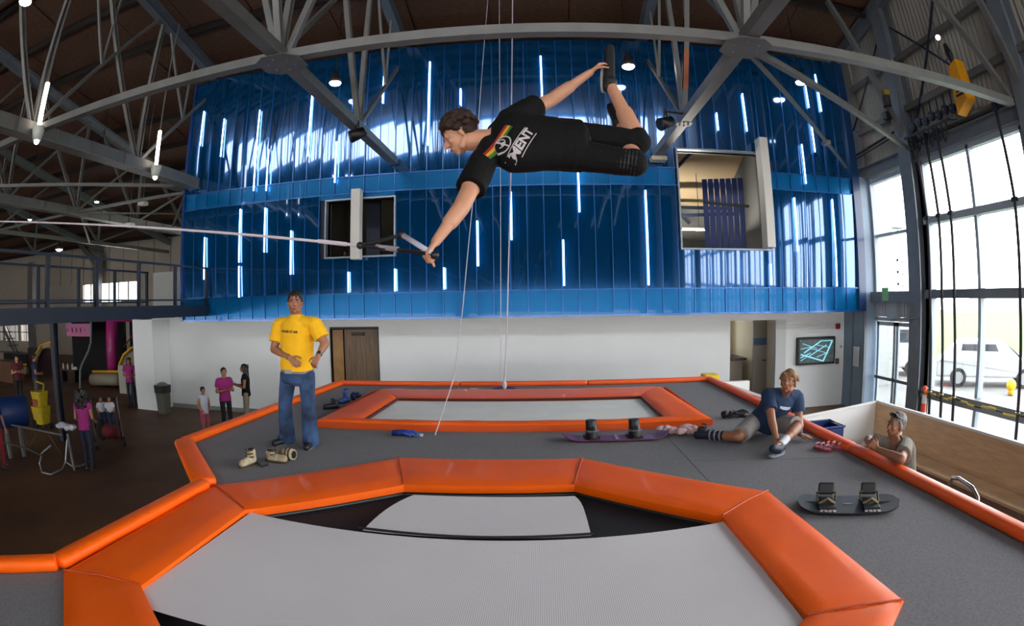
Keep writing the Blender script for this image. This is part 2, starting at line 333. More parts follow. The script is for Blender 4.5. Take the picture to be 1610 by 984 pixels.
bluel = bluep.copy(); bluel.name = 'blue_polycarbonate_lit'; bluel.node_tree.nodes['Principled BSDF'].inputs['Base Color'].default_value = (0, .12, .33, 1); bluel.node_tree.nodes['Principled BSDF'].inputs['Metallic'].default_value = .3; bluel.node_tree.nodes['Principled BSDF'].inputs['Roughness'].default_value = .25; bluel.node_tree.nodes['Principled BSDF'].inputs['Coat Weight'].default_value = .08; bluel.node_tree.nodes['Principled BSDF'].inputs['Specular IOR Level'].default_value = .2
blue_trim = mat('blue_trim', '0a3a78', .3, metal=.3, coat=.4)
back_bl = mat('blue_backing', '04203f', .6)
bx = struct('wall_upper', wall_holes(BY+.14, BY+.3, BX0, BX1, BZ0, BZ1, [W1, W2]).box((BX0, BY+.3, BZ0), (BX0+.15, 19, BZ1)).box((BX1-.15, BY+.3, BZ0), (BX1, 19, BZ1)).box((BX0, BY+.3, BZ1-.15), (BX1, 19, BZ1)).box((BX0, 18.8, BZ0), (BX1, 19, BZ1)), back_bl, 'upper storey box clad in glossy blue translucent panels')
NP = 46; PW = (BX1-BX0)/NP
def panel_mesh(z0, z1, tilt):                       # one slightly bowed glossy sheet
    m = MB(); nx, nz = 5, max(2, int((z1-z0)*2.5)); vs = []; fs = []
    for j in range(nz+1):
        for i in range(nx+1):
            u = i/nx*2-1; w = j/nz*2-1
            vs.append((u*(PW/2-.012), -.0035*(1-u*u) - tilt*.0022*u - (0 if z0 < 3 else (z1-z0)*(j/nz-.5)*.022), z0+(z1-z0)*j/nz))
    for j in range(nz):
        for i in range(nx): a = j*(nx+1)+i; fs.append((a, a+1, a+nx+2, a+nx+1))
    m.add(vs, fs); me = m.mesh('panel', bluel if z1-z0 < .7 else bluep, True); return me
bands = [(BZ0, 3.34), (3.36, 5.86), (5.88, 6.30), (6.32, BZ1)]
pcache = {}
def panel(i, z0, z1):
    tl = (i*37 % 5)-2
    key = (round(z0, 3), round(z1, 3), tl)
    if key not in pcache: pcache[key] = panel_mesh(z0, z1, tl)
    inst('panel', pcache[key], bx, (BX0+PW*(i+.5), BY+.06+(.02 if (z0, z1) in (bands[0], bands[2]) else 0), 0), (.0004*((i*13 % 7)-3), 0, 0))
for i in range(NP):
    xa, xb = BX0+PW*i, BX0+PW*(i+1); xm = (xa+xb)/2
    hole = next((w for w in (W1, W2) if w[0]-.05 < xm < w[1]+.05), None)
    for z0, z1 in bands:
        segs = [(z0, z1)]
        if hole:
            segs = []
            if hole[2]-.04 > z0: segs.append((z0, min(z1, hole[2]-.04)))
            if hole[3]+.04 < z1: segs.append((max(z0, hole[3]+.04), z1))
        for a, b in segs:
            if b-a > .05: panel(i, a, b)
fin = MB().box((-.011, -.05, 0), (.011, .0, 1)).mesh('seam_fin', mat('blue_seam', '0f5aa0', .25, metal=.4, coat=.3))
for i in range(NP+1):
    x = BX0+PW*i; hole = next((w for w in (W1, W2) if w[0] < x < w[1]), None)
    for a, b in ([(BZ0, BZ1)] if not hole else [(BZ0, hole[2]-.04), (hole[3]+.04, BZ1)]):
        inst('seam_fin', fin, bx, (x, BY+.10, a), (0,0,0), (1, 1, b-a))
for z, h in ((3.35, .03), (5.87, .03), (6.31, .03), (BZ0-.01, .05)):
    for xa, xb in ([(BX0, BX1)] if not (W2[2] < z < W2[3]) else [(BX0, W2[0]-.04 if z > W1[3] else W1[0]-.04), (W2[1]+.04, BX1)]):
        part('rail', MB().box((xa, BY+.02, z-h/2), (xb, BY+.12, z+h/2)), MATS['blue_seam'], bx)
part('edge_trim', MB().box((BX1-.02, BY-.02, BZ0-.02), (BX1+.22, BY+.5, BZ1)), mat('navy_edge', '06305c', .4, coat=.3), bx)
part('edge_trim', MB().box((BX0-.06, BY-.0, BZ0-.02), (BX0+.01, BY+.5, BZ1)), blue_trim, bx)
# light tubes in the seams of the blue wall
tube_m = mat('blue_white_light_tube', 'bfe4ff', .4, emit=5.0)
for (xa, ya, xb, yb) in [(326,174,320,228),(358,186,353,245),(416,172,405,299),(429,234,425,299),(481,136,471,247),(518,224,513,288),(593,107,589,163),(667,98,663,229),(716,140,716,165),(847,88,850,158),(384,328,383,412),(382,418,381,467),(425,326,423,396),(325,373,325,439),(467,362,465,431),(535,428,536,460),(609,423,610,458),(687,421,688,455),(754,347,756,418),(797,302,799,377),(907,262,907,333),(881,377,883,449),(1015,299,1021,448),(1133,178,1136,205),(1174,148,1183,207),(1274,116,1285,174),(1260,134,1264,168),(1267,189,1273,238),(1252,226,1258,288),(1238,310,1243,395),(1303,313,1311,450),(1201,415,1204,448),(964,232,966,250)]:
    p = at(xa, ya, y=BY-.0); q = at(xb, yb, y=BY-.0); x = BX0+PW*round(((p.x+q.x)/2-BX0)/PW)+.035
    part('light_tube', MB().tube([(x, BY-.005, p.z), (x, BY-.005, q.z)], [.019, .019], 8), tube_m, bx)
# openings in the box with rooms behind
wf = mat('silver_frame', '8f9aa4', .35, metal=.5)
def opening(nm, w, label):
    t = thing(nm, label, None, ((w[0]+w[1])/2, BY, w[2]), kind='structure')
    for lo, hi in (((w[0]-.04, BY-.02, w[2]-.04), (w[0], BY+.34, w[3]+.04)), ((w[1], BY-.02, w[2]-.04), (w[1]+.04, BY+.34, w[3]+.04)), ((w[0], BY-.02, w[2]-.04), (w[1], BY+.34, w[2])), ((w[0], BY-.02, w[3]), (w[1], BY+.34, w[3]+.04))):
        part('window_frame', MB().box(lo, hi), wf, t)
    return t
t1 = opening('window_7', W1, 'unglazed opening in the blue wall left of the rope handle, dark room behind')
t2 = opening('window_8', W2, 'large opening in the blue wall at the right, beamed room behind')
dk = mat('dark_room_wall', '4b473d', .8)
struct('wall_office', MB().box((W1[0]-.6, 16.2, 3.4), (W1[1]+.6, 16.3, 7)).box((W1[0]-.7, BY+.3, 3.4), (W1[0]-.6, 16.3, 7)).box((W1[1]+.6, BY+.3, 3.4), (W1[1]+.7, 16.3, 7)).box((W1[0]-.6, BY+.3, 3.5), (W1[1]+.6, 16.2, 3.6)), dk, 'dark walls of the small room behind the left opening')
struct('ceiling_office', MB().box((W1[0]-.6, BY+.3, 6.55), (W1[1]+.6, 16.2, 6.65)), dk, None)
struct('trim_2', MB().box((-4.75, 14.6, 3.6), (-4.35, 14.7, 6.55)), mat('navy_post', '0e1f3d', .5), 'navy post inside the left opening')
for px, py in ((521, 347), (588, 325)):
    p = at(px, py, y=15.6); top('ceiling_downlight', MB().box((p.x-.16, 15.5, p.z-.04), (p.x+.16, 15.8, p.z+.02)), mat('soft_lamp', 'efe9d5', .5, emit=1.0), 'small lit downlight in the dark left opening, '+('nearer the white post' if px > 560 else 'at its far left side'), 'light', base=(p.x, 15.6, p.z))
beige = mat('beige_ceiling', 'b7a382', .7)
r2 = struct('wall_studio', MB().box((W2[0]-.5, 18.4, 3.4), (W2[1]+.5, 18.5, 9)).box((W2[0]-.6, BY+.3, 3.4), (W2[0]-.5, 18.5, 9)).box((W2[1]+.5, BY+.3, 3.4), (W2[1]+.6, 18.5, 9)), mat('grey_studio_wall', '6a6c6a', .8), 'grey walls of the studio behind the right opening')
struct('ceiling_studio', MB().add([(W2[0]-.5, BY+.35, 8.6), (W2[1]+.5, BY+.35, 8.6), (W2[1]+.5, 18.4, 6.3), (W2[0]-.5, 18.4, 6.3), (W2[0]-.5, BY+.35, 8.7), (W2[1]+.5, BY+.35, 8.7), (W2[1]+.5, 18.4, 6.4), (W2[0]-.5, 18.4, 6.4)], [(0,1,2,3),(4,7,6,5),(0,4,5,1),(1,5,6,2),(2,6,7,3),(3,7,4,0)]), beige, 'sloping beige ceiling of the studio')
for i, (a, b) in enumerate((((3.2, 17.6, 6.1), (6.3, 17.6, 6.1)), ((3.1, 16.5, 5.6), (6.3, 16.5, 5.75)), ((3.0, 17.5, 6.0), (4.9, 14.6, 7.7)), ((3.3, 17.8, 7.3), (5.0, 17.8, 5.6)))):
    part('roof_bar', MB().bar(a, b, .07, .1), steel_dk, r2)
t = thing('strip_light', 'long white strip light hanging in the studio behind the right opening', 'light', (4.0, 16, 5.1))
part('diffuser', MB().box((3.5, 16, 5.15), (5.1, 16.12, 5.22)), mat('white_strip', 'ddd8cc', .5, emit=.5), t)
[part('hanger', MB().tube([(x_, 16.06, 5.2), (x_, 16.06, 6.9)], .01, 6), steel, t) for x_ in (3.9, 4.8)]
l_ = bpy.data.lights.new('strip_lamp', 'AREA'); l_.shape = 'RECTANGLE'; l_.size = 1.6; l_.size_y = .12; l_.energy = 170; l_.color = (1, .93, .82); lo_ = bpy.data.objects.new('strip_lamp', l_); COL.objects.link(lo_); lo_.parent = t; lo_.location = (.3, .06, .0); lo_.rotation_euler = (PI, 0, 0)
t = thing('partition_screen', 'blue ribbed partition inside the studio behind the right opening', 'partition', (5.4, 15.5, 4.3))
for i in range(7):
    part('screen_panel', MB().cbox((4.88+i*.17, 14.9-i*.06+.6, 5.0), (.155, .04, 3.2), Euler((0,0,-.3)).to_matrix()), mat('blue_screen', '0f2f78', .35, coat=.3, metal=.1), t)
part('rail', MB().bar((4.8, 15.5, 5.9), (6.1, 15.05, 5.75), .05, .08), steel_dk, t)
wht = mat('white_fin', 'd8d6cf', .5)
top('white_post', MB().box((-4.56, 12.72, 4.18), (-4.32, 12.96, 5.92)), wht, 'upright white fin board standing in front of the left opening of the blue wall', 'post', base=(-4.44, 12.85, 4.18), bevel=.01)
top('white_post', MB().box((5.56, 12.6, 4.33), (5.79, 12.96, 7.12)), wht, 'tall upright white fin board at the right opening of the blue wall', 'post', base=(5.68, 12.8, 4.33), bevel=.01)
# ================================================================ window wall at the right (x = 9.3)
XW = 9.3
ws = struct('wall_right', MB().box((XW+.02, 13.3, 0), (XW+.2, 14.4, 10.6)).box((XW+.12, -16, 6.35), (XW+.2, 13.3, 16.5)), siding, 'right end wall, corrugated above the windows')
cm = MB()                                             # corrugated sheets: one wave profile, repeated sheet by sheet
def corr_mesh(L, z0, z1):
    m = MB(); n = int(L/.075); vs = []; fs = []
    for i in range(n+1):
        y = L*i/n; x = -.02 if i % 2 else .02
        vs += [(x, y, z0), (x, y, z1)]
    for i in range(n): a = 2*i; fs.append((a, a+2, a+3, a+1))
    return m.add(vs, fs).mesh('corrugated_sheet', siding)
for i in range(12):
    y = 13.2 - 1.45*(i+1)
    top_ = roofz(y+.7)
    inst('corrugated_sheet', corr_mesh(1.44, 6.75, 9.1), ws, (XW+.08, y, 0)); 
    if top_ > 9.15: inst('corrugated_sheet', corr_mesh(1.44, 9.12, top_+.2), ws, (XW+.09, y, 0))
part('girt', MB().channel((XW-.05, 13.3, 7.75), (XW-.05, -10, 7.75), .12, .16), steel, ws)
part('girt', MB().channel((XW-.05, 13.3, 9.1), (XW-.05, -10, 9.1), .12, .14), steel, ws)
part('eave_beam', MB().ibeam((XW-.1, 14.2, roofz(14.2)-.22), (XW-.1, -10, roofz(-10)-.22), .22, .36), steel_bl, ws)
part('header_beam', MB().ibeam((XW-.12, 14.2, 6.52), (XW-.12, -10, 6.52), .3, .34), steel_bl, ws)
part('header_rail', MB().box((XW-.32, -10, 6.80), (XW-.02, 10.5, 6.86)), steel_lt, ws)
part('wind_brace', MB().tube([(XW-.1, 13.5, 7.9), (XW-.1, 10.9, 10.3)], .03, 6), steel_dk, ws)
part('wind_brace', MB().tube([(XW-.1, 10.6, 7.0), (XW-.1, 8.0, 10.6)], .04, 6), steel_dk, ws)
part('wind_brace', MB().tube([(XW-.1, 10.6, 10.0), (XW-.1, 8.2, 7.8)], .03, 6), steel_dk, ws)
part('pipe', MB().tube([(XW-.15, 14, 7.1), (XW-.15, 11.1, 7.3), (XW-.15, 10.9, 7.3)], .035, 8), purlin_m, ws)
part('pipe', MB().tube([(XW-.15, 14, 7.0), (XW-.15, 11.1, 7.2)], .02, 8), purlin_m, ws)
for nm, y, w, lb in (('steel_column', 10.8, .5, 'tall blue grey steel column between the glass doors and the big windows'), ('steel_column', 6.35, .42, 'tall steel column at the right edge of the view, beside the yellow hoist')):
    t = thing(nm, lb, 'column', (XW-.15, y, 0))
    part('shaft', MB().ibeam((XW-.18, y, 0), (XW-.18, y, roofz(y)-.3), w, .42, .03, up=(1,0,0)), steel_bl, t)
    part('base_plate', MB().box((XW-.42, y-w/2-.04, 0), (XW+.03, y+w/2+.04, .04)), steel, t)
    part('knee_brace', MB().channel((XW-.3, y, 6.9), (XW-1.9, y, roofz(y)-.6), .14, .12), steel, t)
struct('wall_pier', MB().box((XW-.5, 13.05, 0), (XW+.02, 14.2, 6.4)), mat('blue_grey_panel', '73879a', .45, var=.08, scale=2), 'blue grey clad pier between white wall and glass doors')
part('rib', MB().box((XW-.53, 13.0, 0), (XW-.45, 13.08, 6.4)), steel_bl, bpy.data.objects['wall_pier'])
part('rib', MB().box((XW-.53, 13.62, 0), (XW-.5, 13.68, 6.4)), steel_bl, bpy.data.objects['wall_pier'])
top('breaker_panel', MB().box((XW-.56, 13.25, 1.2), (XW-.53, 13.55, 1.75)), mat('pale_panel', 'c8cdd0', .5), 'pale rectangular wall panel on the blue grey pier', 'panel', base=(XW-.55, 13.4, 1.2), bevel=.008)
def bar_y(t, y0, y1, z, h, d=.12, m=None, nm='transom'): part(nm, MB().box((XW-d, y0, z-h/2), (XW+.06, y1, z+h/2)), m or frame_m, t)
def bar_z(t, y, z0, z1, w, d=.12, m=None, nm='mullion'): part(nm, MB().box((XW-d, y-w/2, z0), (XW+.06, y+w/2, z1)), m or frame_m, t)
def pane(t, y0, y1, z0, z1): part('pane', MB().box((XW-.01, y0, z0), (XW+.01, y1, z1)), glass, t)
# bay over the doors
w = thing('window_1', 'tall window above the glass doors', None, (XW, 12, 2.6), kind='structure')
bar_z(w, 13.0, 2.5, 6.35, .1); bar_z(w, 11.1, 2.5, 6.35, .08)
bar_y(w, 11.1, 13.0, 6.25, .12); bar_y(w, 11.1, 13.0, 4.75, .07, .08); bar_y(w, 11.1, 13.0, 3.1, .28, .3, steel_bl); bar_y(w, 11.1, 13.0, 2.52, .1)
pane(w, 11.14, 12.95, 3.24, 4.7); pane(w, 11.14, 12.95, 4.8, 6.2)
for i in range(12):
    if 4 < i < 8: continue
    part('louvre_slat', MB().box((XW-.1, 11.2+i*.15, 2.6), (XW-.05, 11.29+i*.15, 2.94)), mat('pale_louvre', 'a9adb2', .5), w)
part('door_operator', MB().box((XW-.22, 11.85, 2.56), (XW-.05, 12.3, 2.95)), mat('grey_operator', '98a0a6', .5), w)
part('diffuser_pane', MB().box((XW-.04, 11.1, 2.58), (XW-.02, 13.0, 2.96)), mat('frosted_strip', 'b9bcc4', .6), w)
dr = thing('door_3', 'pair of glass doors in the window wall', None, (XW, 12, 0), kind='structure')
for a, b in ((11.12, 12.02), (12.06, 12.98)):
    lf = part('door_leaf', MB().box((XW-.08, a, 0), (XW-.02, a+.1, 2.45)).box((XW-.08, b-.1, 0), (XW-.02, b, 2.45)).box((XW-.08, a, 2.35), (XW-.02, b, 2.45)).box((XW-.08, a, 0), (XW-.02, b, .2)), frame_m, dr)
    part('pane', MB().box((XW-.055, a+.1, .2), (XW-.045, b-.1, 2.35)), glass, lf)
    part('push_bar', MB().box((XW-.16, a+.04, .92), (XW-.08, b-.04, 1.0)), steel, lf)
part('closer_arm', MB().tube([(XW-.15, 12.2, 2.5), (XW-.5, 11.4, 2.56), (XW-.4, 10.6, 2.62)], .022, 8), steel_lt, w)
# big windows towards the camera
def bay(idx, y0, y1, lb):
    w = thing('window_%d' % idx, lb, None, (XW, (y0+y1)/2, 0), kind='structure')
    ym = [y0 + (y1-y0)*k/2 for k in range(3)]
    bar_z(w, y1-.04, 0, 6.3, .09); bar_z(w, y0+.04, 0, 6.3, .09); bar_z(w, ym[1], 0, 6.3, .1)
    bar_y(w, y0, y1, 6.3, .16); bar_y(w, y0, y1, 4.86, .16, .22); bar_y(w, y0, y1, 3.16, .2, .3, steel_bl); bar_y(w, y0, y1, .88, .22, .34, mat('sill_grey', '6f777e', .5), 'sill'); bar_y(w, y0, y1, .05, .1)
    for a, b in ((ym[0], ym[1]), (ym[1], ym[2])):
        for c, d in ((.1, .82), (.98, 3.06), (3.26, 4.78), (4.94, 6.22)): pane(w, a+.06, b-.06, c, d)
bay(2, 6.75, 10.5, 'big gridded window right of the steel column')
bay(3, 2.3, 6.1, 'big gridded window beside the deck')
bay(4, -2.2, 1.7, 'big gridded window level with the camera')
bay(5, -8.2, -2.8, 'big gridded window behind the camera')
struct('wall_right_lower', MB().box((XW-.1, -16, 0), (XW+.1, -8.2, 6.4)).box((XW-.1, 1.7, 0), (XW+.1, 2.3, 6.4)).box((XW-.1, -2.8, 0), (XW+.1, -2.2, 6.4)).box((XW-.05, 6.1, 0), (XW+.12, 6.75, 6.4)).box((XW-.0, 10.5, 0), (XW+.12, 11.1, 6.4)), steel_bl, 'steel piers between the big windows')
# hanging straps, hoist, pulleys
strapm = mat('black_strap', '111018', .6)
for i, (y, lb) in enumerate(((9.95, 'black strap hanging in the big window, nearest the steel column'), (9.5, 'black strap hanging in the big window, middle one of the three'), (9.05, 'black strap hanging in the big window, right one of the three'), (6.95, 'black strap hanging at the right edge of the view'))):
    t = thing('hanging_strap', lb, 'strap', (8.75, y, 0), group='black straps hanging from the header beam')
    part('strap', MB().tube([(8.75, y-.0+.12, 6.6), (8.75, y, 4.85), (8.7, y-.02, 3), (8.72, y-.1, 1.0), (8.75, y-.15, .02)], .036, 8), strapm, t)
    part('buckle', MB().cbox((8.75, y, 4.85), (.08, .16, .09)), blk, t, bevel=.01)
    part('ring', MB().tube([V((8.72, y-.1, 1.0)) + V((math.cos(a)*.05, math.sin(a)*.05, 0)) for a in [k*PI/4 for k in range(9)]], .015, 6), mat('brass', 'a08a3c', .4, metal=.7), t)
    part('clamp', MB().cbox((8.75, y+.12, 6.66), (.1, .12, .16)), steel_dk, t)
tp = thing('barrier_tape', 'yellow and black caution tape strung along the window sill', 'tape', (8.8, 8.4, .9))
for i in range(16):
    a = 10.4-i*.235; z = .93+.03*math.sin(i*1.3)
    part('tape_length', MB().box((8.79, a-.235, z-.018), (8.80, a-.0, z+.018)), mat('tape_yellow', 'cfae1c', .5) if i % 3 else mat('tape_black', '2b2714', .5), tp)
cn = thing('traffic_post', 'orange and white striped traffic post by the steel column', 'traffic cone', (8.9, 10.25, 0))
for i in range(5):
    part('band', MB().tube([(8.9, 10.25, .06+.2*i), (8.9, 10.25, .26+.2*i)], [.10-.010*i, .09-.010*i], 14), mat('post_orange', 'f0502c', .4) if i % 2 == 0 else mat('post_white', 'e6e4e0', .5), cn)
part('foot', MB().box((8.72, 10.07, 0), (9.08, 10.43, .06)), blk, cn, bevel=.01)
HX = -.28
h = thing('hoist', 'yellow wedge shaped hoist housing hanging above the window header', 'hoist', (8.9, 7.9, 6.85))
yel = mat('hoist_yellow', 'd9960f', .45, var=.08)
part('housing', MB().add([(8.47,7.62,6.95),(8.47,8.05,6.7),(8.47,8.02,7.75),(8.47,7.72,7.85),(8.77,7.62,6.95),(8.77,8.05,6.7),(8.77,8.02,7.75),(8.77,7.72,7.85)], [(0,3,2,1),(4,5,6,7),(0,1,5,4),(1,2,6,5),(2,3,7,6),(3,0,4,7)]), yel, h, bevel=.02)
part('marking', MB().box((8.455, 7.7, 7.05), (8.465, 7.95, 7.1)), blk, h)
part('marking', MB().box((8.455, 7.72, 7.14), (8.465, 7.93, 7.17)), blk, h)
part('hook_block', MB().tube([(8.57, 7.9, 7.8), (8.57, 7.95, 8.05), (8.57, 8.0, 8.3)], [.04, .09, .05], 8), blk, h)
part('cable', MB().tube([(8.57, 7.95, 8.0), (8.52, 8.15, 7.9), (8.52, 8.25, 8.2), (8.57, 8.1, 8.5)], .012, 6), blk, h)
top('spotlight', MB().ell((8.52, 8.12, 8.5), .06), mat('bright_spot', 'ffffff', .5, emit=5), 'tiny bright spotlight above the yellow hoist', 'light', base=(8.52, 8.12, 8.5), smooth=True)
h2 = thing('winch', 'small dark and yellow winch on the tall steel column', 'winch', (8.7, 10.75, 7.6))
part('drum', MB().tube([(8.58, 10.75, 7.7), (8.58, 10.75, 8.0)], .12, 12), blk, h2)
part('casing', MB().cbox((8.58, 10.75, 8.05), (.2, .25, .14)), mat('old_yellow', '8f7a20', .5), h2, bevel=.02)
part('bracket', MB().cbox((8.62, 10.9, 7.5), (.2, .2, .2)), blk, h2, bevel=.02)
for i in range(8):
    y = 10.1-i*.27
    t = thing('pulley_block', 'dark pulley block on the window header, '+('first', 'second', 'third', 'fourth', 'fifth', 'sixth', 'seventh', 'eighth')[i]+' from the tall steel column', 'pulley', (8.85, y, 6.9), group='pulley blocks along the window header')
    part('cheek', MB().tube([(8.8-.05, y, 7.02+.05*(i % 2)), (8.8+.05, y, 7.02+.05*(i % 2))], .11, 12), steel_dk, t)
    part('hanger', MB().tube([(8.8, y, 7.1), (8.8, y, 7.42)], .018, 6), steel_dk, t)
    part('bolt', MB().tube([(8.72, y, 7.02+.05*(i%2)), (8.88, y, 7.02+.05*(i%2))], .025, 6), steel_lt, t)
t = thing('chain_rack', 'bundle of dark chains looped under the header rail', 'chain', (8.7, 9.4, 6.6))
for i in range(9):
    y = 10.1-i*.17; a = [V((8.62, y+.09*math.cos(k*PI/6), 6.72+(.28+.06*(i % 3))*math.sin(-k*PI/6))) for k in range(7)]
    part('chain_loop', MB().tube(a, .02, 6), blk, t)
for y_ in (10.2, 9.4, 8.6): part('rack_hanger', MB().tube([(8.62, y_, 6.76), (9.0, y_, 6.84)], .015, 6), steel_dk, t)
part('rack_bar', MB().bar((8.62, 10.3, 6.76), (8.62, 8.5, 6.76), .05, .05), steel_dk, t)
# ---------------------------------------------------------------- outside: cars, lamp, tower, low posts
def wheel(mb, x, y, z, r=.34):
    return mb.tube([(x-.11, y, z), (x+.11, y, z)], r, 18)
def car(loc, rz, L, H, col, label, van=False, g=None):
    t = thing('car', label, 'car', loc, group=g); t.rotation_euler = (0, 0, rz)
    P = (lambda nm, mb, m, **k: inst2(nm, mb, m, t, **k))
    Wd = .9; pts = [(-L/2,.35),(-L/2,.95),(-L/2+.15,H*.62 if not van else H*.9),(-L*.30,H),(L*.10,H),(L*.27,H*.62),(L*.44,H*.52),(L/2,.75),(L/2,.35)]
    b = MB(); n = len(pts)
    vs = []
    for s, k in ((-1, 1), (1, 1)):
        for x, z in pts: vs.append((x, s*(Wd - (.16 if z > H*.7 else 0)), z))
    b.add(vs, [tuple(range(n)), tuple(range(2*n-1, n-1, -1))] + [(i, (i+1) % n, n+(i+1) % n, n+i) for i in range(n)])
    P('body', b, mat('car_paint_%d' % int(L*10), col, .3, coat=.6), bevel=.07)
    win = mat('car_glass', '2a3138', .1)
    for s in (-1, 1):
        P('side_window', MB().add([(-L*.29, s*(Wd-.13), H*.68), (L*.08, s*(Wd-.13), H*.68), (L*.03, s*(Wd-.15), H*.93), (-L*.27, s*(Wd-.15), H*.93), (-L*.29, s*(Wd-.18), H*.68), (L*.08, s*(Wd-.18), H*.68), (L*.03, s*(Wd-.2), H*.93), (-L*.27, s*(Wd-.2), H*.93)], [(0,1,2,3),(4,7,6,5),(0,4,5,1),(1,5,6,2),(2,6,7,3),(3,7,4,0)]).xf(Matrix.Translation((0, s*.075, 0))), win)
        P('headlamp', MB().ell((L/2-.12, s*.62, .72), (.12, .18, .1)), mat('lamp_glass', 'd8dde0', .15, coat=.5), smooth=True)
        P('bumper_light', MB().ell((L/2, s*.6, .45), (.05, .12, .06)), blk, smooth=True)
        for x in (-L*.3, L*.31):
            P('wheel', wheel(MB(), 0, 0, 0).xf(Matrix.Translation((x, s*(Wd-.08), .34)) @ Matrix.Rotation(PI/2, 4, 'Z')), mat('tyre', '1b1b1c', .8))
            P('rim', wheel(MB(), 0, 0, 0, .21).xf(Matrix.Translation((x, s*(Wd-.05), .34)) @ Matrix.Rotation(PI/2, 4, 'Z')), mat('rim', 'a8acb0', .3, metal=.6))
    P('windscreen', MB().add([(L*.115,-.66,H*.95),(L*.115,.66,H*.95),(L*.265,.78,H*.66),(L*.265,-.78,H*.66),(L*.105,-.66,H*.93),(L*.105,.66,H*.93),(L*.25,.78,H*.64),(L*.25,-.78,H*.64)], [(0,1,2,3),(4,7,6,5),(0,4,5,1),(1,5,6,2),(2,6,7,3),(3,7,4,0)]).xf(Matrix.Translation((.03,0,.02))), win)
    P('grille', MB().box((L/2-.01, -.4, .55), (L/2+.03, .4, .66)), blk)
    return t
def inst2(nm, mb, m, t, smooth=False, bevel=0, **k):      # part already in the thing's own coordinates
    o = bpy.data.objects.new(nm, mb.mesh(nm, m, smooth)); COL.objects.link(o); o.parent = t
    if bevel: b = o.modifiers.new('bevel', 'BEVEL'); b.width = bevel; b.segments = 2; b.limit_method = 'ANGLE'; b.angle_limit = .5
    for a, v in k.items():
        if v: o[a] = v
    return o
car((16.3, 14.6, -.03), -.75, 4.6, 1.62, 'b4b9bd', 'white car parked outside the big window, its front to the right')
car((14.0, 19.6, -.03), 2.6, 5.0, 2.0, 'c2c6c8', 'white van parked outside seen through the glass doors', True)
car((24.5, 11.0, -.03), -2.0, 4.4, 1.5, 'a9aeb2', 'pale car parked further out at the right edge')
top('concrete_pier', MB().box((11.9, 16.9, -.03), (12.9, 17.4, 7.5)), mat('pale_concrete', '8f9391', .8, var=.04), 'pale concrete block standing outside beyond the glass doors', 'building', base=(12.3, 17.6, 0))
t = thing('street_lamp', 'street lamp with a flat head outside above the glass doors', 'lamp post', (19.5, 25, 0))
part('pole', MB().tube([(19.5, 25, 0), (19.5, 25, 6.75)], .07, 8), mat('pole_grey', 'a9adb0', .5), t)
part('lamp_head', MB().ell((19.1, 25, 6.85), (.9, .35, .09)), mat('head_grey', '8d9296', .5), t, smooth=True)
t = thing('sign_tower', 'slim white tower with a column of faint grey letters outside', 'sign', (22.0, 28.6, 0))
part('tower', MB().box((21.6, 28.4, 0), (23.0, 29.2, 6.6)), mat('tower_white', 'e8eaea', .7), t)
for i in range(5):
    part('letter', MB().box((21.9, 28.3, 5.3-i*.72), (22.5, 28.4, 5.45-i*.72)).box((21.9, 28.3, 5.0-i*.72), (22.05, 28.4, 5.45-i*.72)).box((22.35, 28.3, 5.0-i*.72), (22.5, 28.4, 5.3-i*.72)), mat('faded_letter', 'b0b3b5', .7), t)
top('exit_sign', MB().box((XW-.32, 12.1, 3.0), (XW-.29, 12.4, 3.34)), mat('green_sign', '7fb47a', .5), 'small green octagonal sign on the beam over the glass doors', 'sign', base=(XW-.3, 12.25, 3.0), bevel=.07)
for i in range(3):
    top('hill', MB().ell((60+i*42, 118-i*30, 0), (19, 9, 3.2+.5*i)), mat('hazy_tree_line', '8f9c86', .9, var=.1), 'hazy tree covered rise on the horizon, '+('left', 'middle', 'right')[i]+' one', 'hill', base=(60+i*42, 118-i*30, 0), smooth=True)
top('bollard', MB().tube([(15.2, 12.4, 0), (15.2, 12.4, .2)], .12, 12).ell((15.2, 12.4, .3), .2), mat('bollard_yellow', 'efc01a', .5), 'small yellow rounded post in front of the white car', 'bollard', base=(15.2, 12.4, 0), smooth=True)
# ================================================================ things on the back wall
t = thing('wall_screen', 'flat wall screen showing a pale blue street grid', 'screen', (7.7, 14.1, 1.5))
sx0, sx1, sz0, sz1 = 7.12, 8.42, 1.23, 2.0
part('bezel', MB().box((sx0, 14.08, sz0), (sx1, 14.19, sz1)), blk, t, bevel=.012)
part('display', MB().box((sx0+.06, 14.07, sz0+.06), (sx1-.06, 14.082, sz1-.06)), mat('screen_base', '3c4a4c', .3, emit=.25, var=.4, scale=9), t)
cy = mat('screen_lines', '7fc4d2', .3, emit=.45)
def sln(a, b, w=.022): return part('street_line', MB().bar((sx0+.1+a[0]*1.1, 14.066, sz0+.09+a[1]*.6), (sx0+.1+b[0]*1.1, 14.066, sz0+.09+b[1]*.6), .006, w, up=(0,1,0)) if False else MB().tube([(sx0+.1+a[0]*1.1, 14.066, sz0+.09+a[1]*.6), (sx0+.1+b[0]*1.1, 14.066, sz0+.09+b[1]*.6)], w/2, 6), cy, t)
for a, b, w in (((.0,.35),(.7,.0),.05),((.7,.0),(.98,.95),.05),((.1,.42),(.62,.95),.04),((.62,.95),(.98,.95),.03),((.25,.25),(.8,.75),.03),((.0,.2),(.3,.4),.03),((.3,.62),(.85,.35),.02),((.45,.78),(.92,.62),.02),((.0,.6),(.4,.7),.02),((.05,.85),(.5,.6),.02),((.5,.2),(.85,.4),.02),((.0,.05),(.2,.25),.02)): sln(a, b, w)
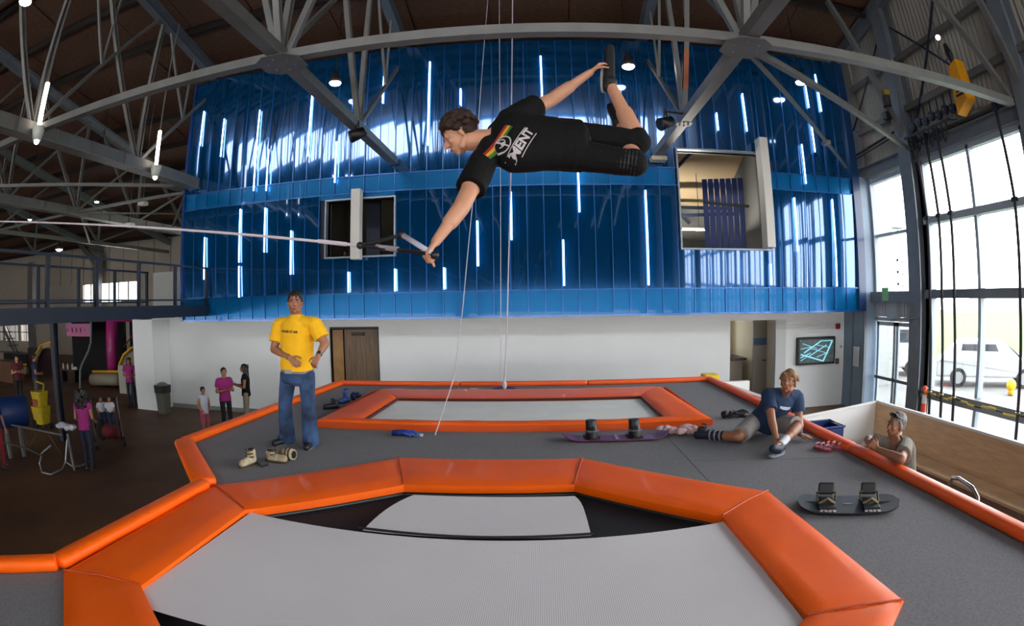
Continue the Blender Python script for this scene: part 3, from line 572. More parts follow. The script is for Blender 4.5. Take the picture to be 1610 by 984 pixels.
top('fire_alarm', MB().box((8.48, 14.12, 2.2), (8.62, 14.2, 2.36)), mat('alarm_red', '8c2626', .5), 'small red fire alarm on the white wall by the screen', 'alarm', base=(8.55, 14.2, 2.2), bevel=.015)
top('call_point', MB().box((8.5, 14.13, 1.2), (8.61, 14.2, 1.36)), mat('point_brown', '6f4f49', .5), 'small brown call point low on the white wall by the screen', 'alarm', base=(8.55, 14.2, 1.2), bevel=.015)
top('wall_socket', MB().box((8.66, 14.16, 1.66), (8.72, 14.2, 1.73)), mat('socket', 'a5a7a8', .5), 'tiny pale socket on the white wall right of the screen', 'socket', base=(8.69, 14.2, 1.66))
# low white trough walls and the plywood box
wl = mat('white_laminate', 'd9d9d6', .4)
t = thing('low_partition', 'low white partition wall right of the far end of the deck', 'partition', (3.85, 9.8, 0))
part('board', MB().add([(3.66,11.0,0),(3.80,11.0,0),(4.02,8.6,0),(3.88,8.6,0),(3.66,11.0,1.36),(3.80,11.0,1.36),(4.02,8.6,1.36),(3.88,8.6,1.36)], [(0,3,2,1),(4,5,6,7),(0,1,5,4),(1,2,6,5),(2,3,7,6),(3,0,4,7)]), wl, t)
part('end_board', MB().box((3.5, 11.0, 0), (4.4, 11.1, 1.36)), wl, t)
part('vent', MB().box((3.70, 10.2, 1.15), (3.735, 10.35, 1.3)), blk, t)
top('yellow_crate', MB().box((3.42, 11.15, 0), (3.75, 11.5, 1.5)), mat('crate_yellow', 'e3c21a', .5), 'yellow box end beyond the far right corner of the deck', 'box', base=(3.6, 11.3, 0), bevel=.02)
pb = thing('plywood_bench_box', 'plywood lined open box with a built in bench behind the deck', 'bench', (6, 7, 0))
def slab(nm, a, b, z0, z1, th, m, side=1):
    a, b = V((*a, 0)), V((*b, 0)); n = (b-a).normalized().cross(V((0,0,1)))*th*side
    return part(nm, MB().prism([(p.x, p.y) for p in (a, b, b+n, a+n)], z0, z1), m, pb)
F0, F1, G1 = (3.55, 8.12), (6.41, 8.98), (6.57, 1.6)
slab('end_board', F0, F1, 0, 1.1, .03, wl); slab('end_rim', F0, F1, 1.1, 1.13, .06, wl)
slab('back_board', F1, G1, 0, 1.1, .03, ply, -1); slab('back_rim', F1, G1, 1.1, 1.14, .07, mat('white_rim', 'ececea', .4), -1)
slab('back_skin', (6.48, 9.02), (6.64, 1.6), 0, 1.1, .03, wl, -1)
part('seat_board', MB().prism([(5.86, 8.55), (6.38, 8.72), (6.52, 1.6), (6.1, 1.6)], .42, .46), ply, pb)
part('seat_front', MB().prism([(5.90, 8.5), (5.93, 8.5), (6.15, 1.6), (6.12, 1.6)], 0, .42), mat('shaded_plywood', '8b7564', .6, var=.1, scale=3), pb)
tb = thing('storage_tub', 'open blue plastic tub on a ledge below the white end of the plywood box', 'tub', (4.2, 7.35, .8))
tbm = mat('tub_blue', '0c2a66', .45)
part('tub_wall', MB().box((3.95, 7.12, .8), (4.5, 7.15, 1.18)).box((3.95, 7.57, .8), (4.5, 7.6, 1.18)).box((3.95, 7.15, .8), (3.98, 7.57, 1.18)).box((4.47, 7.15, .8), (4.5, 7.57, 1.18)).box((3.95, 7.12, .8), (4.5, 7.6, .83)), tbm, tb)
part('rim', MB().tube([(3.94,7.11,1.19),(4.51,7.11,1.19),(4.51,7.61,1.19),(3.94,7.61,1.19),(3.94,7.11,1.19)], .018, 6), tbm, tb)
top('tub_stand', MB().box((3.9, 7.08, 0), (4.5, 7.62, .8)), ply, 'plywood ledge under the blue tub', 'stand', base=(4.2, 7.35, 0))
hp = thing('grab_rail', 'bent chrome grab rail behind the right edge of the deck', 'rail', (4.35, 4.0, 0))
part('tube', MB().tube([(4.55, 4.55, 0), (4.55, 4.55, 1.0), (4.53, 4.48, 1.12), (4.47, 4.3, 1.17), (4.42, 4.0, 1.16), (4.38, 3.85, 1.10), (4.38, 3.8, .95), (4.38, 3.8, 0)], .024, 10), mat('chrome', 'c9c9c9', .2, metal=.9), hp, smooth=True)
# ================================================================ trampoline deck
DZ = 1.45
octO = [(-2.95,4.1),(-1.5,5.48),(.41,5.5),(1.9,4.15),(1.95,2.1),(.41,.65),(-1.5,.65),(-2.92,2.03)]
octI = [(-2.34,3.65),(-1.23,4.6),(.28,4.66),(1.34,3.72),(1.36,2.21),(.28,1.32),(-1.23,1.32),(-2.31,2.19)]
T2 = [(-3.02,6.80),(2.2,6.80),(2.2,9.75),(-3.02,9.75)]; T2i = [(-2.42,7.12),(1.63,7.12),(1.63,8.86),(-2.42,8.86)]
edge = [(3.36,10.66),(-4.1,10.66),(-4.22,5.33),(-3.02,4.05),(-3.02,2.06),(-3.4,1.7),(-4.3,.9),(-4.3,-3.0),(3.25,-3.0),(3.3,2.2)]
dk_ = thing('trampoline_deck', 'raised grey carpeted deck with orange padded rim around both trampolines', 'deck', (0, 4, 0))
# carpet top with two openings (triangulated with bmesh)
bm = bmesh.new()
def ring(pts, z): 
    vs = [bm.verts.new((x, y, z)) for x, y in pts]; return [bm.edges.new((vs[i], vs[(i+1) % len(vs)])) for i in range(len(vs))]
def shr(pts, s):
    cx = sum(p[0] for p in pts)/len(pts); cy_ = sum(p[1] for p in pts)/len(pts); return [(cx+(p[0]-cx)*s, cy_+(p[1]-cy_)*s) for p in pts]
es = ring(edge, DZ) + ring(shr(octO, .97), DZ) + ring(shr(T2, .97), DZ)
bmesh.ops.triangle_fill(bm, use_beauty=True, edges=es, use_dissolve=False)
bmesh.ops.recalc_face_normals(bm, faces=bm.faces)
for f in bm.faces:
    if f.normal.z < 0: f.normal_flip()
me = bpy.data.meshes.new('carpet_top'); bm.to_mesh(me); bm.free(); me.materials.append(carpet)
part('carpet_top', me, None, dk_)
m = MB(); n = len(edge)
for i in range(n):
    a, b = edge[i], edge[(i+1) % n]; L = math.hypot(b[0]-a[0], b[1]-a[1]); d = ((b[0]-a[0])/L, (b[1]-a[1])/L)
    part('skirt_board', MB().prism([a, b, (b[0]-d[1]*.05, b[1]+d[0]*.05), (a[0]-d[1]*.05, a[1]+d[0]*.05)], 0, DZ-.005), mat('deck_side', '3b3532', .7), dk_)
rim = mat('dark_rim_vinyl', 'd9480c', .35, coat=.3)
for i in range(n):
    a, b = V((*edge[i], DZ+.045)), V((*edge[(i+1) % n], DZ+.045)); L = (b-a).length; k = max(1, round(L/2.6))
    far = i in (0, 8); mt = orange2 if i in (0, 9) else orange
    for j in range(k):
        p = a.lerp(b, j/k); q = a.lerp(b, (j+1)/k); s, u, d = basis(q-p); w, h = (.075, .05) if i not in (1, 2, 3) else (.085, .05)
        if i == 2: w = .13
        rg = []
        for t_ in (.0, .01, .03, .5, .97, .99, 1):
            f = {0:.72, .01:.93, .03:1, .5:1, .97:1, .99:.93, 1:.72}[t_]
            rg.append((p.lerp(q, t_), s*w*f, u*h*f))
        part('rim_pad', MB().loft(rg, 16, 3), mt, dk_, smooth=True)
part('carpet_seam', MB().bar((3.1, 4.9, DZ+.001), (1.55, 5.3, DZ+.001), .012, .002), mat('seam_grey', '6f7074', .9), dk_)
part('carpet_seam', MB().bar((1.5, 4.6, DZ+.001), (1.5, 6.7, DZ+.001), .012, .002), mat('seam_grey', '6f7074', .9), dk_)
def pad(parent, A, B, C, D, z, th, m, sd, crown=.004):      # A,B outer edge, C,D inner edge; soft crowned wrinkled pad
    A, B, C, D = [V((*p, 0)) for p in (A, B, C, D)]; nu, nv = max(6, int((B-A).length*9)), 8; vs = []; top_i = []
    for j in range(nv+1):
        for i in range(nu+1):
            u, w = i/nu, j/nv; p = A.lerp(B, u).lerp(D.lerp(C, u), w)
            e = min(1, min(w, 1-w)*13)**.5; e2 = min(1, min(u, 1-u)*nu*.6)**.5
            wr = noise.noise(V((p.x*1.7+sd, p.y*1.7, 3.1)))*.010 + abs(noise.noise(V((p.x*4+sd*3, p.y*3.2, .5))))*.012
            h = th*(.45+.55*min(e, e2*.4+.6)) + crown*math.sin(PI*w)*.6 + wr*e*e2*.9
            vs.append((p.x, p.y, z+h))
    k = len(vs); W_ = nu+1; fs = [(j*W_+i, j*W_+i+1, (j+1)*W_+i+1, (j+1)*W_+i) for j in range(nv) for i in range(nu)]
    for p in (A, B, C, D): vs.append((p.x, p.y, z-.05))
    vs2 = vs; b = [i for i in range(W_)]; fs.append(tuple([k, *b, k+1][::-1])); fs.append(tuple([k+3, *[nv*W_+i for i in range(W_)], k+2]))
    fs.append(tuple([k, *[j*W_ for j in range(nv+1)], k+3])); fs.append(tuple([k+1, *[j*W_+nu for j in range(nv+1)], k+2][::-1])); fs.append((k, k+1, k+2, k+3))
    o = part('pad', MB().add(vs2, fs), m, parent, smooth=True); o.data.set_sharp_from_angle(angle=math.radians(50)); return o
tr = thing('trampoline', 'near eight sided trampoline with grey woven bed and orange vinyl pads', 'trampoline', (-.5, 3, 0))
for i in range(8):
    j = (i+1) % 8
    pad(tr, octO[i], octO[j], octI[j], octI[i], DZ, .04, orange, i*5.3)
    part('pad_seam', MB().tube([(*octO[i], DZ+.03), (*[(octO[i][q]+octI[i][q])/2 for q in (0,1)], DZ+.046), (*octI[i], DZ+.03)], .007, 6), mat('seam_orange', 'b84606', .5), tr)
part('red_strap', MB().bar((-2.99, 4.0, DZ+.055), (-2.97, 2.08, DZ+.055), .03, .01), darkred, tr)
part('spring_cover', MB().prism(shr(octI, 1.03), DZ-.10, DZ-.096), net_black, tr, label='black spring cover')
part('frame_tube', MB().tube([(x, y, DZ-.12) for x, y in shr(octI, 1.06)+[shr(octI, 1.06)[0]]], .04, 8), steel, tr)
def bedmesh(nm, poly_fn, z, m, parent, nx=36, ny=20, sag=.04, lb=None):
    vs = []; fs = []
    for j in range(ny+1):
        for i in range(nx+1):
            u, w = i/nx, j/ny; x, y = poly_fn(u, w)
            vs.append((x, y, z - sag*math.sin(PI*u)*math.sin(PI*w)))
    W_ = nx+1; fs = [(j*W_+i, j*W_+i+1, (j+1)*W_+i+1, (j+1)*W_+i) for j in range(ny) for i in range(nx)]
    return part(nm, MB().add(vs, fs), m, parent, smooth=True, label=lb)
bedmesh('bed', lambda u, w: (-2.31+3.66*u + (0 if w < .9 else 0), (2.02+(.04*math.sin(PI*u))) + (3.69-.16*math.sin(PI*u)**.8 - 2.02-(.04*math.sin(PI*u)))*w), DZ-.012, bedm, tr)
def endbed(u, w):
    x0 = -1.30 + .06*w + .14*w*w*w; x1 = .34 - .02*w - .05*w**6; return (x0+(x1-x0)*u, 3.66-.10*math.sin(PI*(.25+.55*u))+ (4.5+.03*math.sin(PI*u) - 3.66)*w)
bedmesh('end_bed', endbed, DZ-.010, bedm, tr, 20, 10, .01)
bedmesh('end_bed', lambda u, w: (lambda p: (p[0], 5.75-p[1]))(endbed(u, w)), DZ-.010, bedm, tr, 20, 10, .01)
for s in ((-1.34, 3.64, .36, 3.64),):
    part('bed_strap', MB().tube([(s[0]+(s[2]-s[0])*k/10, 3.62-.05*math.sin(PI*k/10)+.0, DZ-.006) for k in range(11)], .012, 6), black, tr)
tr2 = thing('trampoline', 'far rectangular trampoline with pale bed and flat orange pads', 'trampoline', (-.4, 8.3, 0))
P2 = 0.13
xl = -3.02
pad(tr2, (-3.02,6.80), (2.2,6.80), (1.62,7.0), (-2.40,7.0), DZ+.06, .045, orange, 60)
pad(tr2, (-2.93,9.70), (2.12,9.70), (1.60,8.80), (-2.38,8.80), DZ+.06, .045, orange2, 71)
pad(tr2, (-3.02,6.80), (-2.93,9.70), (-2.40,8.80), (-2.42,7.0), DZ+.062, .045, orange, 82)
pad(tr2, (2.2,6.80), (2.12,9.70), (1.60,8.80), (1.62,7.0), DZ+.062, .045, orange, 93)
part('pad_side', MB().box((-3.02, 6.785, DZ), (2.2, 6.80, DZ+.085)).box((-3.03, 6.79, DZ), (-3.02, 9.7, DZ+.08)).box((2.2, 6.79, DZ), (2.21, 9.7, DZ+.08)), mat('pad_side_orange', 'd4500f', .45), tr2)
part('bed', MB().box((-2.46, 6.95, DZ+.028), (1.66, 8.86, DZ+.032)), bedw, tr2)
part('bed_edge', MB().tube([(-2.39,7.0,DZ+.06),(-2.37,8.79,DZ+.06),(1.59,8.79,DZ+.06),(1.61,7.0,DZ+.06)], .022, 6), mat('bed_edge_brown', '4a1a0c', .7), tr2)
# ================================================================ steel trusses
ZC = 6.62
def rz_(y): return roofz(y) - .42
def gusset(t, x, y, z, s=.34):
    part('gusset_plate', MB().prism([(x-s,y-s*.55),(x-s*.5,y-s),(x+s*.5,y-s),(x+s,y-s*.55),(x+s,y+s*.55),(x+s*.5,y+s),(x-s*.5,y+s),(x-s,y+s*.55)], z-.115, z-.10), steel, t)
    for i in range(6): 
        a = i*PI/3+.3; part('bolt', MB().tube([(x+s*.6*math.cos(a), y+s*.6*math.sin(a), z-.115), (x+s*.6*math.cos(a), y+s*.6*math.sin(a), z-.135)], .018, 6), steel_lt, t)
def ytruss(x, y0, y1, label, heavy=False, nodes=(-.6, 2.9, 6.55, 10.25), endz=True):
    t = thing('roof_truss', label, 'truss', (x, (y0+y1)/2, ZC))
    part('bottom_chord', MB().channel((x, y0, ZC), (x, y1, ZC), .26 if heavy else .2, .3 if heavy else .18, .025), steel, t)
    if heavy:
        part('bottom_flange', MB().box((x-.2, y0, ZC-.17), (x+.2, y1, ZC-.15)), steel_lt, t)
        for j in range(int((y1-y0)/1.2)): part('stiffener', MB().box((x-.16, y0+j*1.2, ZC-.15), (x+.16, y0+j*1.2+.02, ZC+.15)), steel, t)
    part('top_chord', MB().ibeam((x, y0, rz_(y0)), (x, min(y1+2, 33), rz_(min(y1+2, 33))), .24, .34, .03), steel_bl, t)
    for k, yn in enumerate(nodes):
        if not y0-.1 < yn < y1+.1: continue
        part('web_post', MB().channel((x, yn, ZC+.05), (x, yn+.12, rz_(yn+.12)), .12, .1, .014, up=(1,0,0)), steel_lt, t)
        yb = yn-2.75
        part('web_diagonal', MB().channel((x, yn-.03, ZC+.05), (x, yb, rz_(yb)), .12, .1, .014, up=(1,0,0)), steel_lt, t)
        yf = yn+3.7
        if yn+3.7 < y1+2.2:
            e = V((x, yf, rz_(yf))); s_ = V((x, yn, ZC+.05)); part('web_brace', MB().bar(s_, e, .08, .08), steel, t)
            if x < -12: continue
            m_ = s_.lerp(e, .48)
            part('sub_post', MB().bar(m_, (x, m_.y+.12, rz_(m_.y)), .05, .05), steel_lt, t); part('sub_diagonal', MB().bar(m_, (x, m_.y-1.35, rz_(m_.y-1.35)), .06, .06), steel_lt, t)
    return t
tA = ytruss(-3.55, -6, 13.0, 'steel roof truss running over the deck left of the airborne man')
tB = ytruss(2.9, -6, 13.0, 'steel roof truss running over the deck right of the airborne man')
tC = ytruss(-9.6, -6, 13.0, 'heavy steel roof truss meeting the left end of the blue box', True)
tD = ytruss(-16.1, -6, 27.8, 'steel roof truss further left, crossing the open hall', True, (2.9, 6.55, 10.25, 13.8, 17.5, 21.2))
tE = ytruss(-22.6, 0, 27.8, 'steel roof truss deep in the left of the hall', False, (6.55, 13.8, 21.2))
tF = ytruss(-29.2, 4, 27.8, 'faint steel roof truss farthest left in the hall', False, (13.8, 21.2))
for t in (tA, tB): gusset(t, t.location.x, 6.6, ZC+.0)
for t, x in ((tA, -3.55), (tB, 2.9)): gusset(t, x, 10.25, ZC+.02, .16)
part('end_shoe', MB().box((2.72, 12.7, ZC-.2), (3.1, 13.0, ZC-.1)), mat('pale_shoe', 'c0b8a0', .5), tB)
part('splice_plate', MB().bar((2.9, 9.2, ZC+2.1-.3), (2.9, 9.9, ZC+.55), .1, .1), mat('red_oxide', 'a5603f', .5), tB)
t = thing('cross_truss', 'long horizontal steel beam crossing above the airborne man', 'truss', (0, 6.6, ZC))
for a, b in ((-3.55, 2.9), (2.9, 8.85), (-9.6, -3.55), (-16.1, -9.6), (-22.6, -16.1)):
    part('chord', MB().channel((a+.02, 6.62, ZC+.02), (b-.02, 6.62, ZC+.02), .17, .14, .02), steel_lt if a > -4 else steel, t)
part('wall_brace', MB().channel((8.85, 6.65, 6.75), (6.6, 6.65, 9.1), .12, .1), steel, t)
part('ridge_chord', MB().ibeam((-40, 6.6, rz_(6.6)-.2), (8.8, 6.6, rz_(6.6)-.2), .16, .22), steel_bl, t)
for x in (-3.55, 2.9):
    part('web_diagonal', MB().channel((x+.1, 6.6, ZC+.1), (x+1.5, 6.6, rz_(6.6)-.2), .1, .1), steel_lt, t)
    part('web_diagonal', MB().channel((x-.1, 6.6, ZC+.1), (x-1.7, 6.6, rz_(6.6)-.2), .1, .1), steel_lt, t)
br = thing('horizontal_bracing', 'thin diagonal steel braces in the plane of the truss bottoms', 'brace', (0, 10, ZC))
for p, q, r in (((3.0, 6.75), (8.8, 10.5), .10), ((3.05, 6.9), (8.38, 12.93), .065), ((-10.15, 12.9), (-15.9, 7.5), .09), ((-10.6, 13.76), (-22.4, 13.76), .09), ((-16.1, 14.0), (-22.5, 20.4), .09), ((-10.2, 13.4), (-16.0, 19.9), .08), ((-16.2, 13.8), (-10.3, 19.8), .05)):
    part('brace', MB().channel((*p, ZC-.02), (*q, ZC-.02), r, r, .012), steel, br)
part('turnbuckle', MB().cbox((6.6, 10.95, ZC-.02), (.16, .22, .1)), steel_lt, br, bevel=.02)
part('gusset_plate', MB().box((-10.5, 12.6, ZC-.08), (-10.1, 13.2, ZC-.06)), steel, br)
# lamps ----------------------------------------------------------
lampm = mat('lamp_bulb', 'fff3fb', .4, emit=14)
shade = mat('lamp_shade', '2a2328', .5)
def pendant(x, y, z, label, g='high bay lamps', s=1.0, parentless=True, hang=None):
    t = thing('pendant_lamp', label, 'lamp', (x, y, z), group=g)
    part('shade', MB().tube([(x, y, z), (x, y, z+.10*s), (x, y, z+.26*s), (x, y, z+.36*s)], [.19*s, .17*s, .09*s, .05*s], 16), shade, t, smooth=True)
    part('bulb', MB().ell((x, y, z-.01), (.16*s, .16*s, .07*s)), lampm, t, smooth=True)
    part('cable', MB().tube([(x, y, z+.34*s), (x, y, hang or roofz(y))], .012, 6), blk, t)
for px, py, s in ((527, 130, 'left of the airborne man, over the blue wall'), (988, 104, "right of the airborne man's raised foot"), (1259, 129, 'farthest right, over the blue wall')):
    p = at(px, py, y=12.3); pendant(p.x, 12.3, p.z, 'lit bell shaped pendant lamp '+s, s=.95)
for px, py, y, s, lb in ((152, 317, 13, .5, 'small lit pendant lamp high in the left hall, right one of two'), (47, 345, 13, .5, 'small lit pendant lamp high in the left hall, left one of two'), (40, 2, 4.5, .8, 'bright pendant lamp cut by the top left edge')):
    p = at(px, py, y=y); pendant(p.x, y, p.z, lb, s=s)
p = at(93, 392, y=22); pendant(p.x, 22, p.z, 'very bright lamp glowing above the walkway railing', s=1.4)
sm = mat('fixture_white', 'c9cabf', .5)
for px, py, lb in ((225, 165+155, 'small pale fitting on the left truss, nearer the blue box'), (204, 354, 'small pale fitting on the deep left truss')):
    p = at(px, py, y=14.5); jb = thing('junction_box', lb, 'fitting', p); part('case', MB().cbox(p, (.3, .3, .14)), sm, jb, bevel=.03); part('conduit', MB().tube([p, (p.x, p.y, roofz(p.y)+.2)], .015, 6), steel, jb)
vt = mat('vertical_tube', 'fff0e0', .4, emit=4)
for y, lb in ((6.5, 'upright tube lamp hanging on the heavy left truss, nearer one'), (10.7, 'upright tube lamp hanging on the heavy left truss, farther one')):
    x = -9.3
    t = thing('tube_lamp', lb, 'lamp', (x, y, 6.4)); k = 1 if y < 8 else .9
    part('tube', MB().tube([(x, y, 6.62), (x, y, 7.55)], .055*k, 10), vt, t, smooth=True)
    part('end_cap', MB().tube([(x, y, 6.35), (x, y, 6.62)], [.1, .16], 12), sm, t, smooth=True)
    part('hanger', MB().tube([(x, y, 7.55), (x, y, rz_(y))], .02, 6), steel_lt, t)
    part('lamp_tip', MB().ell((x, y, 6.33), .06), lampm, t, smooth=True)
for px, py, lb in ((1047, 193, 'black spotlight clamped under the right truss'), (562, 211, 'black spotlight clamped under the left truss')):
    p = at(px, py, y=9.9 if px != 951 else 12.4)
    t = thing('stage_light', lb, 'spotlight', p)
    part('can', MB().tube([p+V((-.13,-.05,-.06)), p+V((.13,.05,.06))], [.13, .1], 14), blk, t, smooth=True)
    part('lens', MB().tube([p+V((-.15,-.06,-.07)), p+V((-.12,-.05,-.06))], .11, 14), steel_dk, t)
    part('yoke', MB().tube([p+V((0,-.13,0)), p+V((0,-.1,.18)), p+V((0,.1,.18)), p+V((0,.13,0))], .014, 6), blk, t)
    part('clamp', MB().cbox(p+V((0,0,.22)), (.06,.06,.12)), blk, t); xt = 2.9 if p.x > 0 else -3.55; part('arm', MB().tube([p+V((0,0,.22)), V((xt, p.y, max(p.z+.2, ZC-.12)))], .02, 6), blk, t)
# walkway (bridge) left of the box ---------------------------------
wk = thing('walkway', 'dark blue steel walkway with railings leading to the blue box', 'walkway', (-10.1, 8, 2.95))
part('deck_slab', MB().box((-11.4, -4, 2.93), (-9.05, 13.0, 3.08)), mat('walkway_grey', '3a4048', .7), wk)
for x in (-9.03, -11.4):
    part('edge_channel', MB().channel((x, -4, 3.02), (x, 13.0, 3.02), .1, .3, .02), steel_dk, wk)
    part('top_rail', MB().bar((x, -4, 4.17), (x, 13.0, 4.17), .06, .05), steel_dk, wk)
    part('toe_rail', MB().bar((x, -4, 3.3), (x, 13.0, 3.3), .04, .04), steel_dk, wk)
    for j in range(10): part('rail_post', MB().box((x-.035, 12.9-j*1.5, 3.0), (x+.035, 12.98-j*1.5, 4.17)), steel_dk, wk)
    for a in (-4, 13):
        pass
for x, y in ((-11.3, 8.9), (-11.3, 1.5)):
    part('support_post', MB().ibeam((x, y, 0), (x, y, 2.95), .16, .16, .02, up=(0,1,0)), steel_dk, wk)
# ================================================================ people
skin_l = mat('skin_fair', 'c08a6c', .5, var=.06, scale=9); skin_m = mat('skin_tan', '96654a', .5, var=.06, scale=9)
eye_w = mat('eye_white', '8f8880', .3); eye_d = mat('eye_dark', '2a1c14', .2); lip = mat('lips', '8d4a42', .5)
def cloth(nm, col, **k): return mat(nm, col, .85, var=k.pop('var', .10), scale=k.pop('scale', 7), bump=.35, bscale=k.pop('bs', 14), bdist=.03, **k)
def hand(mb, w, d, pn, th, curl=(.25, .3, .2), s=1.0, spread=.012, thumb=.6, fcurl=None):
    """wrist, direction, palm-facing normal, thumb side"""
    d = V(d).normalized(); pn = V(pn); pn = (pn - d*pn.dot(d)).normalized(); a = d.cross(pn)
    if a.dot(V(th)) < 0: a = -a
    w = V(w)
    for k in (-.026, 0, .026): mb.cap(w - d*.01*s + a*k*.5*s, w + d*.078*s + a*k*s, .0165*s, .014*s, 10)
    for i, (off, L) in enumerate(((.033, .072), (.011, .080), (-.011, .074), (-.033, .058))):
        p = w + (d*(.083 if i in (1, 2) else .076) + a*off)*s; fd = (d + a*off*spread*35).normalized(); ang = 0
        cu = fcurl[i] if fcurl else curl
        for j, f in enumerate((.45, .32, .26)):
            ang += cu[j]; v = fd*math.cos(ang) + pn*math.sin(ang); q = p + v*L*f*s*1.0
            mb.cap(p, q, (.0088-.0009*j)*s, (.0082-.0011*j)*s, 10); p = q
    p = w + (d*.022 + a*.028)*s; ang = 0
    for j, L in enumerate((.04, .032, .027)):
        v = (d*(.65+.2*j) + a*(.75-.35*j) + pn*thumb*(.5+.4*j)).normalized(); q = p + v*L*s; mb.cap(p, q, (.0125-.0015*j)*s, (.011-.0015*j)*s, 10); p = q
def headmat(c, f, u):
    f = V(f).normalized(); u = V(u); u = (u - f*u.dot(f)).normalized(); r = f.cross(u); c = V(c)
    return Matrix(((r.x, f.x, u.x, c.x), (r.y, f.y, u.y, c.y), (r.z, f.z, u.z, c.z), (0, 0, 0, 1)))
def head(mb, M, s=1.0):
    H = MB()
    H.ell((0,-.012,.028), (.074,.094,.088)).ell((0,.028,-.02), (.060,.062,.082)).ell((0,.045,-.07), (.043,.040,.032)).ell((0,.066,-.094), (.021,.018,.016))
    H.cap((0,.084,.012), (0,.110,-.026), .0085, .0125, 10).ell((.011,.098,-.031), .0085).ell((-.011,.098,-.031), .0085)
    H.cap((-.034,.080,.027), (.034,.080,.027), .010).ell((.038,.062,-.022), .022).ell((-.038,.062,-.022), .022)
    H.cap((-.016,.088,-.060), (.016,.088,-.060), .0085, None, 10)
    for x in (-1, 1): H.ell((x*.076,-.006,-.012), (.010,.020,.031)); H.cap((x*.05,-.01,-.055), (x*.04,.03,-.082), .022)
    H.xf(M @ Matrix.Scale(s, 4)); mb.add(H.v, H.f)
def face_parts(t, M, s, hairm, brow=True, smile=False):
    def P(nm, mb, m, pr=None): mb.xf(M @ Matrix.Scale(s, 4)); return part(nm, mb, m, pr or t, smooth=True)
    for x in (-.030, .030):
        ey = P('eye', MB().ell((x, .0725, .006), (.0125,.0118,.0062)), eye_w)
        P('iris', MB().ell((x, .0832, .006), (.0058,.003,.0058)), eye_d, ey)
        if brow: P('eyebrow', MB().cap((x-.015, .088, .028), (x+.015, .088, .029), .0045), hairm)
    P('mouth', MB().cap((-.019,.0925,-.060), (.019,.0925,-.060), .0055 , None, 10), lip)
def hair(t, M, s, style, m):
    H = MB(); rnd = random.Random(len(style)*7+int(M[0][3]*10))
    if style in ('short', 'curly', 'shaggy', 'grey'):
        H.ell((0,-.022,.045), (.080,.097,.082)).ell((0,-.05,.0), (.074,.062,.075))
        for x in (-1, 1): H.cap((x*.068,.02,.035), (x*.073,-.02,-.02 if style != 'shaggy' else -.045), .014)
        if style not in ('short', 'grey'): H.cap((-.05,.062,.075), (.05,.062,.075), .018)
    if style == 'shaggy':
        for k in range(26):
            a = rnd.uniform(-2.7, 2.7); p = V((.082*math.sin(a), -.02+.085*math.cos(a), .06 if abs(a) > .6 else .075)); H.cap(p, p+V((.02*math.sin(a), .012*math.cos(a), -.05 if abs(a) > .7 else -.02)), .015, .008, 8)
    if style == 'curly':
        for k in range(170):
            a, b = rnd.uniform(0, 2*PI), rnd.uniform(-.25, 1.4); n_ = V((math.cos(b)*math.cos(a)*.096, math.cos(b)*math.sin(a)*.112-.022, math.sin(b)*.104+.035))
            if n_.y > .05 and n_.z < .07: continue
            H.ell(n_, rnd.uniform(.013, .024), n=8)
    if style in ('long', 'longback'):
        H.ell((0,-.02,.045), (.086,.10,.085)); H.loft([((0,-.05,.05),(.09,0,0),(0,.07,0)), ((0,-.075,-.08),(.105,0,0),(0,.06,0)), ((0,-.09,-.19),(.115,0,0),(0,.05,0)), ((0,-.085,-.27),(.09,0,0),(0,.035,0))])
        for x in (-1, 1): H.cap((x*.075,.02,.04), (x*.088,-.02,-.14), .022)
        for k in range(30):
            a = rnd.uniform(-1.2, 1.2); z = rnd.uniform(-.25, .1); H.ell((.11*math.sin(a), -.07-.06*math.cos(a), z), .022, n=8)
    if style == 'wild':
        H.ell((0,-.03,.04), (.10,.11,.10))
        for k in range(130):
            a, z = rnd.uniform(-2.2, 2.2), rnd.uniform(-.26, .12); rr_ = .125+.03*math.sin((z+.26)*8); H.ell((rr_*math.sin(a), -.06-rr_*math.cos(a)*.9, z), rnd.uniform(.025, .04), n=8)
    if style == 'bun': H.ell((0,-.02,.045), (.083,.10,.083)); H.ell((0,-.11,.05), .035)
    H.xf(M @ Matrix.Scale(s, 4)); hm = voxel(H, m, .0065*s if style != 'long' else .009, 1 if style == 'curly' else 2); folds(hm, (.009 if style != 'curly' else .004)*s, 3.0); part('hair', hm, None, t)
def lerp(a, b, t): return V(a).lerp(V(b), t)
def torso_frame(J, t):
    P = (J['hipL']+J['hipR'])/2; C = (J['shL']+J['shR'])/2; sp = (C-P)
    A = (J['hipR']-J['hipL']).normalized().lerp((J['shR']-J['shL']).normalized(), max(0, min(1, t))).normalized()
    d = sp.normalized(); A = (A - d*A.dot(d)).normalized(); F = A.cross(d)
    if J.get('front') is not None and F.dot(J['front']) < 0: F = -F
    c = P.lerp(C, t)
    if J.get('bend') is not None: c = c + V(J['bend'])*math.sin(PI*max(0, min(1, t)))
    return c, A, F, d
BODY = [(-.16,.14,.095),(-.02,.160,.115),(.15,.145,.105),(.35,.135,.098),(.6,.152,.108),(.82,.165,.108),(.95,.15,.088),(1.05,.10,.068),(1.13,.05,.05)]
SHIRT = [(-.10,.178,.135),(.05,.176,.132),(.2,.166,.125),(.4,.160,.120),(.62,.178,.130),(.82,.192,.130),(.95,.188,.108),(1.04,.150,.090),(1.10,.085,.070)]
